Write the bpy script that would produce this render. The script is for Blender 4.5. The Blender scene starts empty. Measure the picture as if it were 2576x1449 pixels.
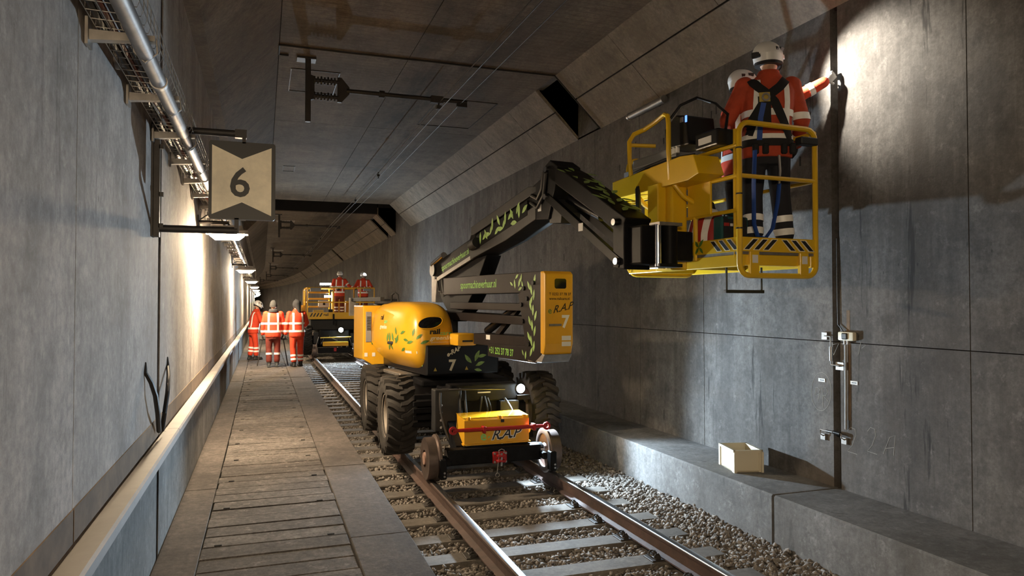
import bpy, bmesh, math, random
import numpy as np
from mathutils import Vector, Matrix
from mathutils.bvhtree import BVHTree

random.seed(7); RNG = np.random.default_rng(7)
S = bpy.context.scene
COL = S.collection
PI = math.pi

# ---------------------------------------------------------------- camera, world, exposure
CAM_H = 2.07; FPX = 1800.0; YAW = math.radians(19.2); PITCH = math.radians(1.2)
cam_d = bpy.data.cameras.new('camera'); cam = bpy.data.objects.new('camera', cam_d); COL.objects.link(cam)
cam.location = (0, 0, CAM_H); cam.rotation_euler = (PI/2 + PITCH, 0, -YAW)
cam_d.sensor_width = 36.0; cam_d.lens = FPX/2576*36.0; cam_d.clip_end = 400; cam_d.clip_start = .05
S.camera = cam
W = bpy.data.worlds.new('tunnel_air'); S.world = W; W.use_nodes = True
W.node_tree.nodes['Background'].inputs[0].default_value = (.55, .6, .7, 1)
W.node_tree.nodes['Background'].inputs[1].default_value = .02
S.view_settings.view_transform = 'Standard'; S.view_settings.look = 'None'
S.view_settings.exposure = 0.5; S.view_settings.gamma = 1.0; S.view_settings.use_curve_mapping = False
LAMP = 900.0                       # radiance of the wall luminaires
TORCH = 230.0; HEAD = 620.0
WARM = (1.0, .78, .52); COOL = (.64, .83, 1.0)

# ---------------------------------------------------------------- pixel helpers (photo 2576x1449)
_R = np.array([math.cos(YAW), -math.sin(YAW), 0]); _F0 = np.array([math.sin(YAW), math.cos(YAW), 0]); _Z = np.array([0, 0, 1.])
_F = _F0*math.cos(PITCH) + _Z*math.sin(PITCH); _U = -_F0*math.sin(PITCH) + _Z*math.cos(PITCH)
def at(u, v, X=None, Y=None, Z=None):
    d = _R*((u-1288)/FPX) - _U*((v-724.5)/FPX) + _F
    t = X/d[0] if X is not None else Y/d[1] if Y is not None else (Z-CAM_H)/d[2]
    return Vector((d[0]*t, d[1]*t, CAM_H + d[2]*t))

def bendx(y):                      # the tunnel curves gently to the left far away
    return -((y-70)**2)/1500.0 if y > 70 else 0.0

# ---------------------------------------------------------------- materials
MATS = {}
def mat(name, col, rough=.5, metal=0.0, noise=0.0, nscale=8.0, bump=0.0, bscale=60.0, emit=None, estr=0.0, spec=.5, alpha=1.0, coat=0.0, stretch=(1, 1, 1), ior=None):
    m = bpy.data.materials.new(name); m.use_nodes = True; nt = m.node_tree; N = nt.nodes; L = nt.links
    b = N['Principled BSDF']
    b.inputs['Base Color'].default_value = (*col, 1); b.inputs['Roughness'].default_value = rough
    b.inputs['Metallic'].default_value = metal; b.inputs['Specular IOR Level'].default_value = spec
    b.inputs['Coat Weight'].default_value = coat
    if ior: b.inputs['IOR'].default_value = ior
    if alpha < 1: b.inputs['Alpha'].default_value = alpha
    if emit: b.inputs['Emission Color'].default_value = (*emit, 1); b.inputs['Emission Strength'].default_value = estr
    if noise or bump:
        g = N.new('ShaderNodeNewGeometry'); mp = N.new('ShaderNodeMapping'); L.new(g.outputs['Position'], mp.inputs['Vector'])
        mp.inputs['Scale'].default_value = stretch
    if noise:
        n = N.new('ShaderNodeTexNoise'); n.inputs['Scale'].default_value = nscale; n.inputs['Detail'].default_value = 8; n.inputs['Roughness'].default_value = .65
        L.new(mp.outputs[0], n.inputs['Vector'])
        r = N.new('ShaderNodeMapRange'); r.inputs['From Min'].default_value = .3; r.inputs['From Max'].default_value = .7
        r.inputs['To Min'].default_value = 1-noise; r.inputs['To Max'].default_value = 1+noise
        L.new(n.outputs['Fac'], r.inputs['Value'])
        h = N.new('ShaderNodeVectorMath'); h.operation = 'SCALE'; h.inputs[0].default_value = col; L.new(r.outputs[0], h.inputs['Scale'])
        L.new(h.outputs[0], b.inputs['Base Color'])
    if bump:
        n2 = N.new('ShaderNodeTexNoise'); n2.inputs['Scale'].default_value = bscale; n2.inputs['Detail'].default_value = 6
        L.new(mp.outputs[0], n2.inputs['Vector'])
        bp_ = N.new('ShaderNodeBump'); bp_.inputs['Strength'].default_value = bump; bp_.inputs['Distance'].default_value = .01
        L.new(n2.outputs['Fac'], bp_.inputs['Height']); L.new(bp_.outputs[0], b.inputs['Normal'])
    MATS[name] = m; return m

def concrete(name, light, dark, streak=.5, rough=.85, stain=None, axis='z', tint=None, soot=False, boards=False, pores=.6, drips=0.0, grain=.5):
    """cast concrete: blotches, run marks along one axis, pores, fine relief"""
    m = bpy.data.materials.new(name); m.use_nodes = True; nt = m.node_tree; N = nt.nodes; L = nt.links
    b = N['Principled BSDF']; b.inputs['Roughness'].default_value = rough; b.inputs['Specular IOR Level'].default_value = .3
    g = N.new('ShaderNodeNewGeometry'); P = g.outputs['Position']
    def noise(sc, stretch=(1, 1, 1), det=6, rg=.6, off=0):
        mp = N.new('ShaderNodeMapping'); mp.inputs['Scale'].default_value = stretch; mp.inputs['Location'].default_value = (off, off, off)
        L.new(P, mp.inputs['Vector'])
        n = N.new('ShaderNodeTexNoise'); n.inputs['Scale'].default_value = sc; n.inputs['Detail'].default_value = det; n.inputs['Roughness'].default_value = rg
        L.new(mp.outputs[0], n.inputs['Vector']); return n.outputs['Fac']
    def rng(x, a, c, lo=0.0, hi=1.0):
        r = N.new('ShaderNodeMapRange'); r.inputs['From Min'].default_value = a; r.inputs['From Max'].default_value = c
        r.inputs['To Min'].default_value = lo; r.inputs['To Max'].default_value = hi; L.new(x, r.inputs['Value']); return r.outputs[0]
    def mix(fac, A, B, mode='MIX'):
        x = N.new('ShaderNodeMix'); x.data_type = 'RGBA'; x.blend_type = mode
        if isinstance(fac, float): x.inputs['Factor'].default_value = fac
        else: L.new(fac, x.inputs['Factor'])
        for s, v in ((6, A), (7, B)):
            if isinstance(v, tuple): x.inputs[s].default_value = (*v, 1)
            else: L.new(v, x.inputs[s])
        return x.outputs[2]
    st = {'z': (1, 1, .07), 'x': (.08, 1, 1), 'y': (1, .06, 1)}[axis]
    c = mix(rng(noise(.55, det=7), .32, .68), dark, light)
    c = mix(rng(noise(2.2, st, 7, .7), .45, .72, 0, streak), c, tuple(x*.42 for x in dark))
    c = mix(rng(noise(5.5, st, 5, .7, 9), .55, .75, 0, streak*.6), c, tuple(min(1, x*1.25) for x in light))
    c = mix(rng(noise(3.0, det=9, rg=.75, off=5), .48, .68, 0, .75), c, tuple(x*.55 for x in dark))
    c = mix(rng(noise(22, det=8, rg=.8, off=2), .38, .62, grain, 0), c, tuple(x*.5 for x in dark))
    c = mix(rng(noise(7, det=8, rg=.8, off=12), .56, .70, 0, grain*.8), c, tuple(min(1, x*1.35) for x in light))
    if drips: c = mix(rng(noise(3.4, (1, 1, .10), 5, .8, 41), .60, .66, 0, drips), c, tuple(x*.22 for x in dark))
    if stain: c = mix(rng(noise(.9, (1, 1, .35), 6, .6, 23), .56, .74, 0, .7), c, stain)
    if pores:
        v = N.new('ShaderNodeTexVoronoi'); v.inputs['Scale'].default_value = 9.0
        mp = N.new('ShaderNodeMapping'); mp.inputs['Scale'].default_value = (1, 1, .55) if axis == 'z' else (1, 1, 1)
        L.new(P, mp.inputs['Vector']); L.new(mp.outputs[0], v.inputs['Vector'])
        pm = rng(v.outputs['Distance'], .05, .11, 1, 0)
        gate = rng(noise(1.7, off=31), .52, .6)
        mm = N.new('ShaderNodeMath'); mm.operation = 'MULTIPLY'; L.new(pm, mm.inputs[0]); L.new(gate, mm.inputs[1])
        mm2 = N.new('ShaderNodeMath'); mm2.operation = 'MULTIPLY'; L.new(mm.outputs[0], mm2.inputs[0]); mm2.inputs[1].default_value = pores
        c = mix(mm2.outputs[0], c, tuple(x*.25 for x in dark))
    if soot:                      # soot left on the roof along the overhead line
        sx = N.new('ShaderNodeSeparateXYZ'); L.new(P, sx.inputs[0])
        ab = N.new('ShaderNodeMath'); ab.operation = 'SUBTRACT'; L.new(sx.outputs[0], ab.inputs[0]); ab.inputs[1].default_value = 2.75
        a2 = N.new('ShaderNodeMath'); a2.operation = 'ABSOLUTE'; L.new(ab.outputs[0], a2.inputs[0])
        band = rng(a2.outputs[0], .25, 1.25, 1, 0)
        gg = rng(noise(1.3, (1, .25, 1), 6, .7, 3), .34, .6)
        m3 = N.new('ShaderNodeMath'); m3.operation = 'MULTIPLY'; L.new(band, m3.inputs[0]); L.new(gg, m3.inputs[1])
        m4 = N.new('ShaderNodeMath'); m4.operation = 'MULTIPLY'; L.new(m3.outputs[0], m4.inputs[0]); m4.inputs[1].default_value = .85
        c = mix(m4.outputs[0], c, (.022, .019, .016))
    if boards:                    # marks of the formwork boards
        wv = N.new('ShaderNodeTexWave'); wv.wave_type = 'BANDS'; wv.bands_direction = 'Y'; wv.inputs['Scale'].default_value = 2.4
        wv.inputs['Distortion'].default_value = .6; wv.inputs['Detail'].default_value = 2
        L.new(P, wv.inputs['Vector'])
        c = mix(rng(wv.outputs['Fac'], .0, .12, .35, 0), c, tuple(x*.4 for x in dark))
    L.new(c, b.inputs['Base Color'])
    bp_ = N.new('ShaderNodeBump'); bp_.inputs['Strength'].default_value = .35; bp_.inputs['Distance'].default_value = .012
    L.new(noise(14, det=9, rg=.7), bp_.inputs['Height']); L.new(bp_.outputs[0], b.inputs['Normal'])
    MATS[name] = m; return m

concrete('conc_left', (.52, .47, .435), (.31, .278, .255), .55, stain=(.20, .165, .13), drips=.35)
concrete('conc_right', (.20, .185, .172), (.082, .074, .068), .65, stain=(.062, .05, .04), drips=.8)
concrete('conc_haunch', (.34, .285, .22), (.19, .155, .118), .35, axis='x', stain=(.12, .09, .065), pores=.4)
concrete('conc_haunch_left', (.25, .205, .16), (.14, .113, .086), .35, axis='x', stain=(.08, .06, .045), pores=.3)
concrete('conc_ceiling', (.25, .195, .145), (.125, .096, .07), .45, axis='y', soot=True, boards=True, pores=.2)
concrete('conc_bench', (.30, .295, .29), (.13, .125, .12), .4, stain=(.065, .055, .045), drips=.4)
concrete('conc_upstand', (.33, .325, .31), (.17, .165, .157), .6, drips=.4)
concrete('conc_plate', (.125, .105, .092), (.052, .043, .038), .45, axis='y', rough=.93, pores=.0, stain=(.035, .028, .024), grain=.7)
concrete('plank', (.20, .176, .158), (.046, .038, .034), .85, axis='x', rough=.93, pores=.0, grain=.85, stain=(.024, .02, .018))
concrete('sleeper', (.20, .178, .155), (.085, .072, .06), .3, axis='x', pores=.4)
mat('joint', (.008, .007, .006), .9)
mat('bed', (.085, .07, .058), .95, noise=.6, nscale=16, bump=1.0, bscale=26)
mat('stone_a', (.205, .182, .16), .9, noise=.5, nscale=11)
mat('stone_b', (.125, .104, .086), .9, noise=.5, nscale=11)
mat('rail_rust', (.066, .038, .030), .75, noise=.35, nscale=6, bump=.2, bscale=30)
mat('rail_shine', (.50, .51, .53), .27, 1.0, noise=.15, nscale=4, stretch=(20, .3, 1))
mat('cap', (.27, .243, .225), .6, noise=.15, nscale=3)
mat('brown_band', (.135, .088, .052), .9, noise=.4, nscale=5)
mat('galv', (.33, .315, .30), .45, .75, noise=.2, nscale=9)
mat('pipe', (.22, .20, .185), .5, .55, noise=.3, nscale=9)
mat('galv_dull', (.24, .22, .20), .5, .6, noise=.25, nscale=9)
mat('dark_steel', (.035, .030, .027), .55, .3, noise=.3, nscale=7)
mat('cable', (.018, .016, .015), .55)
mat('red_cable', (.22, .05, .03), .55)
mat('yellow', (.70, .365, .018), .30, noise=.07, nscale=3, coat=.3)
mat('yellow_lid', (.70, .365, .018), .12, coat=1.0)
mat('yellow_cage', (.72, .445, .010), .32, noise=.07, nscale=3, coat=.2)
mat('black_gloss', (.008, .008, .009), .28)
mat('black_matte', (.012, .012, .013), .6, noise=.3, nscale=12)
mat('arm_paint', (.022, .0185, .018), .42, noise=.25, nscale=3, ior=1.2)
mat('boom_black', (.009, .0085, .0085), .42, noise=.3, nscale=4, ior=1.14)
mat('chassis_black', (.008, .008, .009), .5, noise=.4, nscale=10, ior=1.2)
mat('rubber', (.026, .022, .019), .75, noise=.4, nscale=9, bump=.25, bscale=40)
mat('rim', (.33, .29, .25), .5, .3, noise=.15, nscale=6)
mat('chrome', (.75, .75, .76), .15, 1.0)
mat('steel', (.42, .41, .40), .35, .9, noise=.15)
mat('rail_wheel', (.17, .13, .115), .42, .7, noise=.25, nscale=9)
mat('rail_wheel_disc', (.30, .185, .145), .6, .1, noise=.2, nscale=7)
mat('red_paint', (.34, .012, .012), .35)
mat('red_dull', (.40, .025, .02), .6)
mat('white_print', (.78, .78, .74), .5)
mat('cream_print', (.85, .78, .58), .5)
mat('black_print', (.012, .011, .010), .5)
mat('lime_print', (.22, .48, .08), .5)
mat('mint_print', (.22, .62, .20), .5)
mat('leaf_dark', (.085, .19, .035), .45, noise=.45, nscale=14)
mat('leaf_light', (.27, .42, .12), .45, noise=.4, nscale=14)
mat('hivis', (.64, .052, .014), .75, noise=.16, nscale=9, bump=.5, bscale=9)
mat('hivis_dark', (.46, .058, .020), .8, noise=.22, nscale=9, bump=.5, bscale=9)
mat('hivis_pants', (.17, .026, .016), .8, noise=.22, nscale=9, bump=.5, bscale=9)
mat('navy_cloth', (.012, .012, .017), .85, noise=.2, bump=.4, bscale=10)
mat('reflect', (.93, .92, .88), .35, noise=.05, nscale=20)
mat('skin', (.52, .30, .20), .5)
mat('helmet_white', (.74, .73, .71), .3)
mat('beanie', (.03, .029, .028), .95, bump=.8, bscale=90)
mat('hood', (.022, .022, .024), .9, bump=.3, bscale=20)
mat('boot', (.014, .014, .015), .6)
mat('boot_grey', (.045, .05, .055), .65)
mat('glove_grey', (.42, .42, .42), .8, bump=.3, bscale=60)
mat('strap_black', (.006, .006, .007), .8)
mat('strap_blue', (.012, .06, .30), .6)
mat('gold_plastic', (.55, .40, .08), .45)
mat('teal_plastic', (.012, .075, .075), .45)
mat('crate_plastic', (.62, .56, .42), .5)
mat('grey_plastic', (.22, .22, .22), .5)
mat('sign_cream', (.93, .83, .62), .5, noise=.12, nscale=9)
mat('sign_dark', (.018, .017, .016), .5)
mat('glass_dark', (.006, .006, .007), .08)
mat('lamp_body', (.16, .15, .14), .5, .2)
mat('diffuser', (.9, .85, .7), .4, emit=WARM, estr=LAMP)
mat('head_lens', (.9, .95, 1), .2, emit=(.75, .92, 1.0), estr=900)
mat('small_lens', (.9, .95, 1), .2, emit=(.85, .95, 1.0), estr=120)
mat('screen_blue', (.02, .05, .3), .3, emit=(.12, .28, 1.0), estr=1.6)
mat('chalk', (.27, .26, .23), .9)
mat('paper', (.70, .69, .66), .7)

# ---------------------------------------------------------------- mesh builder
class MB:
    def __init__(s, M=None): s.v = []; s.f = []; s.M = M or Matrix()
    def add(s, vs, fs):
        o = len(s.v); s.v += [tuple(s.M @ Vector(p)) for p in vs]; s.f += [tuple(i+o for i in f) for f in fs]; return s
    def box(s, c, d, R=None, ch=0.0):
        """box by centre and size, chamfered by ch"""
        hx, hy, hz = d[0]/2, d[1]/2, d[2]/2
        c = Vector(c); R = R or Matrix.Identity(3)
        if ch <= 0:
            vs = [c + R @ Vector((x*hx, y*hy, z*hz)) for z in (-1, 1) for y in (-1, 1) for x in (-1, 1)]
            fs = [(0, 2, 3, 1), (4, 5, 7, 6), (0, 1, 5, 4), (2, 6, 7, 3), (0, 4, 6, 2), (1, 3, 7, 5)]
            return s.add(vs, fs)
        ch = min(ch, hx*.95, hy*.95, hz*.95); bm = bmesh.new(); bmesh.ops.create_cube(bm, size=1)
        for v in bm.verts: v.co = Vector((v.co.x*hx*2, v.co.y*hy*2, v.co.z*hz*2))
        bmesh.ops.bevel(bm, geom=bm.edges[:], offset=ch, segments=2 if ch > .012 else 1, affect='EDGES', profile=.6)
        bm.verts.index_update()
        s.add([c + R @ v.co for v in bm.verts], [[v.index for v in f.verts] for f in bm.faces]); bm.free(); return s
    def bx(s, x0, x1, y0, y1, z0, z1, ch=0.0):
        return s.box(((x0+x1)/2, (y0+y1)/2, (z0+z1)/2), (abs(x1-x0), abs(y1-y0), abs(z1-z0)), None, ch)
    def tube(s, pts, r, n=10, caps=True, ry=None, closed=False):
        """tube along points; r number or list; square tube with n=4"""
        pts = [Vector(p) for p in pts]; k = len(pts)
        rs = r if isinstance(r, (list, tuple)) else [r]*k
        T = []
        for i in range(k):
            a = pts[i-1] if (i or closed) else pts[i]; b = pts[(i+1) % k] if (i < k-1 or closed) else pts[i]
            T.append((b-a).normalized() if (b-a).length > 1e-9 else Vector((0, 0, 1)))
        up = Vector((0, 0, 1)) if abs(T[0].z) < .9 else Vector((0, 1, 0))
        nrm = (up - T[0]*up.dot(T[0])).normalized(); vs = []; ph = PI/n if n == 4 else 0
        for i in range(k):
            nrm = (nrm - T[i]*nrm.dot(T[i])).normalized(); bi = T[i].cross(nrm)
            for j in range(n):
                a = 2*PI*j/n + ph; vs.append(pts[i] + nrm*(math.cos(a)*rs[i]) + bi*(math.sin(a)*(rs[i] if ry is None else ry)))
        fs = []
        for i in range(k if closed else k-1):
            i2 = (i+1) % k
            for j in range(n): fs.append((i*n+j, i*n+(j+1) % n, i2*n+(j+1) % n, i2*n+j))
        if caps and not closed: fs.append(tuple(range(n-1, -1, -1))); fs.append(tuple((k-1)*n+j for j in range(n)))
        return s.add(vs, fs)
    def cyl(s, a, b, r, r2=None, n=16): return s.tube([a, b], [r, r if r2 is None else r2], n)
    def ell(s, c, r, nu=14, nv=9, R=None, e=1.0, e2=None):
        """(super)ellipsoid"""
        c = Vector(c); R = R or Matrix.Identity(3); e2 = e if e2 is None else e2
        pw = lambda x, k: math.copysign(abs(x)**k, x)
        vs = [c + R @ Vector((0, 0, -r[2]))]; fs = []
        for i in range(1, nv):
            ph = -PI/2 + PI*i/nv
            for j in range(nu):
                th = 2*PI*j/nu
                vs.append(c + R @ Vector((r[0]*pw(math.cos(ph), e)*pw(math.cos(th), e2), r[1]*pw(math.cos(ph), e)*pw(math.sin(th), e2), r[2]*pw(math.sin(ph), e))))
        vs.append(c + R @ Vector((0, 0, r[2]))); t = len(vs)-1
        for j in range(nu):
            fs.append((0, 1+(j+1) % nu, 1+j)); b0 = 1+(nv-2)*nu; fs.append((b0+j, b0+(j+1) % nu, t))
            for i in range(nv-2): o = 1+i*nu; fs.append((o+j, o+(j+1) % nu, o+nu+(j+1) % nu, o+nu+j))
        return s.add(vs, fs)
    def cap(s, a, b, r0, r1, n=12):
        """tapered capsule"""
        a = Vector(a); b = Vector(b); d = (b-a).normalized()
        pts = []; rs = []
        for k in range(4): t = PI/2*k/4; pts.append(a - d*(r0*math.cos(t))); rs.append(max(r0*math.sin(t), r0*.12))
        pts += [a, b]; rs += [r0, r1]
        for k in range(1, 5): t = PI/2*k/4; pts.append(b + d*(r1*math.sin(t))); rs.append(max(r1*math.cos(t), r1*.12))
        return s.tube(pts, rs, n)
    def loft(s, secs, n=20):
        """stacked ellipses (centre, rx, ry) in planes of constant z, rounded exponent"""
        vs = []
        for (c, rx, ry) in secs:
            for j in range(n):
                a = 2*PI*j/n; cx = math.cos(a); sy = math.sin(a)
                vs.append((c[0]+rx*math.copysign(abs(cx)**.85, cx), c[1]+ry*math.copysign(abs(sy)**.85, sy), c[2]))
        fs = [tuple(range(n-1, -1, -1))]
        for i in range(len(secs)-1):
            for j in range(n): fs.append((i*n+j, i*n+(j+1) % n, (i+1)*n+(j+1) % n, (i+1)*n+j))
        fs.append(tuple((len(secs)-1)*n+j for j in range(n)))
        return s.add(vs, fs)
    def lathe(s, prof, c, axis='x', n=32):
        """profile of (radius, along axis); closed with caps when radius 0"""
        c = Vector(c); vs = []
        for (r, a) in prof:
            for j in range(n):
                t = 2*PI*j/n; p = {'x': (a, r*math.cos(t), r*math.sin(t)), 'y': (r*math.sin(t), a, r*math.cos(t)), 'z': (r*math.cos(t), r*math.sin(t), a)}[axis]
                vs.append(c + Vector(p))
        fs = []
        for i in range(len(prof)-1):
            for j in range(n): fs.append((i*n+j, i*n+(j+1) % n, (i+1)*n+(j+1) % n, (i+1)*n+j))
        return s.add(vs, fs)
    def prism(s, poly, a, b, plane='yz'):
        """polygon in a plane, extruded from a to b along the third axis"""
        n = len(poly)
        f3 = {'yz': lambda p, t: (t, p[0], p[1]), 'xz': lambda p, t: (p[0], t, p[1]), 'xy': lambda p, t: (p[0], p[1], t)}[plane]
        vs = [f3(p, a) for p in poly] + [f3(p, b) for p in poly]
        fs = [tuple(range(n-1, -1, -1)), tuple(range(n, 2*n))] + [(i, (i+1) % n, n+(i+1) % n, n+i) for i in range(n)]
        return s.add(vs, fs)
    def sweep(s, prof, y0, y1, step=5.0):
        """closed (x,z) section carried along the tunnel"""
        k = max(1, int(math.ceil((y1-y0)/step))) if y1 > 70 else 1
        ys = [y0+(y1-y0)*i/k for i in range(k+1)]; n = len(prof); vs = []; fs = []
        for y in ys: vs += [(x+bendx(y), y, z) for x, z in prof]
        for i in range(k):
            for j in range(n): fs.append((i*n+j, i*n+(j+1) % n, (i+1)*n+(j+1) % n, (i+1)*n+j))
        fs += [tuple(range(n-1, -1, -1)), tuple(k*n+j for j in range(n))]
        return s.add(vs, fs)
    def mesh(s, name):
        me = bpy.data.meshes.new(name); me.from_pydata(s.v, [], s.f); me.update()
        bm = bmesh.new(); bm.from_mesh(me); bmesh.ops.recalc_face_normals(bm, faces=bm.faces); bm.to_mesh(me); bm.free(); return me
    def build(s, name, m, parent=None, smooth=None, bevel=0.0):
        me = s.mesh(name)
        if bevel:
            bm = bmesh.new(); bm.from_mesh(me)
            ed = [e for e in bm.edges if len(e.link_faces) == 2 and e.calc_face_angle(0) > .5]
            bmesh.ops.bevel(bm, geom=ed, offset=bevel, segments=2, affect='EDGES', profile=.6, clamp_overlap=True); bm.to_mesh(me); bm.free()
        return link(name, me, m, parent, smooth)

def link(name, me, m, parent=None, smooth=None):
    o = bpy.data.objects.new(name, me); COL.objects.link(o)
    if m is not None and not me.materials: me.materials.append(MATS[m] if isinstance(m, str) else m)
    if parent is not None: o.parent = parent
    if smooth:
        a = math.radians(smooth if smooth is not True else 40)
        me.polygons.foreach_set('use_smooth', [True]*len(me.polygons))
        try: me.set_sharp_from_angle(angle=a)
        except Exception: pass
    return o
def thing(name, label, cat, loc=(0, 0, 0), rz=0.0, group=None):
    o = bpy.data.objects.new(name, None); COL.objects.link(o); o.location = loc; o.rotation_euler = (0, 0, rz); o.empty_display_size = .1
    return tag(o, label, cat, group)
def tag(o, label, cat, group=None):
    o['label'] = label; o['category'] = cat
    if group: o['group'] = group
    return o
def struct(o): o['kind'] = 'structure'; return o
def kids(o): return [c for c in COL.objects if c.parent == o]
def copy_tree(o, parent=None):
    c = o.copy(); COL.objects.link(c); c.parent = parent
    for ch in CH.get(o.name, []): copy_tree(ch, c)
    return c
CH = {}
def index_children():
    CH.clear()
    for o in COL.objects:
        if o.parent: CH.setdefault(o.parent.name, []).append(o)
def light(name, kind, loc, power, col, parent=None, **kw):
    d = bpy.data.lights.new(name, kind); d.energy = power; d.color = col
    for k, v in kw.items(): setattr(d, k, v)
    o = bpy.data.objects.new(name, d); COL.objects.link(o); o.location = loc
    if parent: o.parent = parent
    return o
def aim(o, d):
    o.rotation_euler = Vector(d).to_track_quat('-Z', 'Y').to_euler()

# lettering as flat meshes -------------------------------------------------------
def text_mesh(s, size, shear=0.0, bold=0.0, spacing=1.0, width=1.0, align='LEFT', extrude=0.0):
    c = bpy.data.curves.new('t', 'FONT'); c.body = s; c.size = size; c.shear = shear; c.offset = bold; c.space_character = spacing
    c.align_x = align; c.extrude = extrude; c.resolution_u = 3
    o = bpy.data.objects.new('t', c); COL.objects.link(o)
    dg = bpy.context.evaluated_depsgraph_get(); me = bpy.data.meshes.new_from_object(o.evaluated_get(dg))
    bpy.data.objects.remove(o); bpy.data.curves.remove(c)
    vs = [(v.co.x*width, v.co.y) for v in me.vertices]; fs = [tuple(p.vertices) for p in me.polygons]
    bpy.data.meshes.remove(me); return vs, fs
LEAF = ([(0, 0), (.16, .10), (.36, .19), (.62, .19), (.84, .10), (1, 0), (.84, -.06), (.62, -.13), (.36, -.14), (.16, -.08)], [tuple(range(10))])
def leaves2d(spec):
    """list of (x, y, length, angle degrees) -> flat leaf outlines"""
    vs = []; fs = []
    for (x, y, l, a) in spec:
        o = len(vs); ca, sa = math.cos(math.radians(a)), math.sin(math.radians(a))
        vs += [(x+l*(p*ca-q*sa), y+l*(p*sa+q*ca)) for p, q in LEAF[0]]; fs += [tuple(i+o for i in f) for f in LEAF[1]]
    return vs, fs
def decal(name, shape, org, du, dv, m, parent, lift=.003, bvh=None, M=None):
    """flat print laid on a plane, or pressed onto a surface along the plane's normal"""
    vs2, fs = shape
    if name == 'leaf_print' and len(fs) > 1 and all(len(f) == 10 for f in fs):
        for f in fs: o_ = decal(name, ([vs2[i] for i in f], [tuple(range(10))]), org, du, dv, m, parent, lift, bvh)
        return o_
    if bvh: vs2, fs = tri2d(shape, 1)
    org = Vector(org); du = Vector(du).normalized(); dv = Vector(dv).normalized(); n = du.cross(dv).normalized()
    vs = []
    for x, y in vs2:
        p = org + du*x + dv*y
        if bvh:
            hit = bvh.ray_cast(p + n*1.5, -n)
            p = hit[0] + (hit[1]*lift if hit[1].dot(n) > 0 else -hit[1]*lift) if hit[0] else p
        else: p = p + n*lift
        vs.append(tuple(p))
    me = bpy.data.meshes.new(name); me.from_pydata(vs, [], fs); me.update()
    return link(name, me, m, parent)
def tri2d(shape, k=1):
    """triangulate and subdivide flat shapes so that they follow curved panels"""
    me = bpy.data.meshes.new('x'); me.from_pydata([(x, y, 0) for x, y in shape[0]], [], shape[1])
    bm = bmesh.new(); bm.from_mesh(me); bmesh.ops.triangulate(bm, faces=bm.faces)
    for _ in range(k): bmesh.ops.subdivide_edges(bm, edges=bm.edges[:], cuts=1, use_grid_fill=True)
    bm.verts.index_update(); r = [(v.co.x, v.co.y) for v in bm.verts], [tuple(v.index for v in f.verts) for f in bm.faces]
    bm.free(); bpy.data.meshes.remove(me); return r
def bvh_of(o):
    me = o.data; return BVHTree.FromPolygons([v.co for v in me.vertices], [tuple(p.vertices) for p in me.polygons])
# ================================================================ the tunnel
XL, XR = -.74, 5.30            # faces of the side walls
ZW, ZC = .35, 5.78             # walkway and ceiling level (rail head is 0)
HB = 4.98                      # lower edge of the sloping haunches
YA, YB = -24.0, 215.0
G0, G1 = 26.9, 30.2            # open recess across the roof
def root_at(y, near, far): return near if y < 69 else far
def rect(x0, x1, z0, z1): return [(x0, z0), (x1, z0), (x1, z1), (x0, z1)]

# left wall: dark core seen only in the joints, cast panels in front of it
wl, wl2 = [struct(MB().sweep(rect(-1.4, XL-.05, -.6, 6.4), a, b).build('wall_left', 'joint')) for a, b in ((YA, 70), (70, YB))]
ysL = [-24, -15, -9.3, -6.75, -4.2, -1.65, .9, 3.42, 5.98, 8.55, 11.1, 13.7, 16.2, 18.8, 21.4, 24, 26.5, 29, 31.6, 34.2, 36.7, 41, 46, 52, 60, 70, 80, 90, 105, 120, 135, 150, 165, 180, 215]
for a, b in zip(ysL, ysL[1:]):
    g0 = .07 if a == 5.98 else .004; g1 = .07 if b == 5.98 else .005
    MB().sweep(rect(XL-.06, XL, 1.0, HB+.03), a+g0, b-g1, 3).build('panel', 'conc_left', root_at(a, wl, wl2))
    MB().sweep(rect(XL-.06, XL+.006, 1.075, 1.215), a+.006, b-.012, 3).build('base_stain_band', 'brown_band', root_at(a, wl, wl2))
# low upstand and its capping rail
up = struct(MB().sweep(rect(XL-.04, -.685, -.4, .98), YA, YB).build('trim_1', 'joint'))
ysU = [-24, -10, -4.9, .2, 5.40, 10.5, 15.6, 20.7, 25.8, 31, 36, 46, 60, 80, 100, 125, 150, 180, 215]
for a, b in zip(ysU, ysU[1:]):
    MB().sweep(rect(-.70, -.665, .2, 1.0), a+(.05 if a == 5.40 else .008), b-(.05 if b == 5.40 else .010), 3).build('panel', 'conc_upstand', up)
capr = struct(MB().sweep(rect(-.70, -.66, .985, 1.0), YA, YB).build('trim_2', 'conc_upstand'))
ysC = [-24, -9, -4, 1.2, 6.30, 11.4, 16.5, 21.6, 26.7, 31.8, 37, 47, 60, 80, 100, 125, 150, 180, 215]
for a, b in zip(ysC, ysC[1:]):
    MB().sweep([(-.739, 1.0), (-.63, 1.0), (-.618, 1.012), (-.618, 1.058), (-.63, 1.07), (-.705, 1.07), (-.706, 1.05), (-.739, 1.05)], a+.002, b-.008, 3).build('capping_rail', 'cap', capr)

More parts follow.
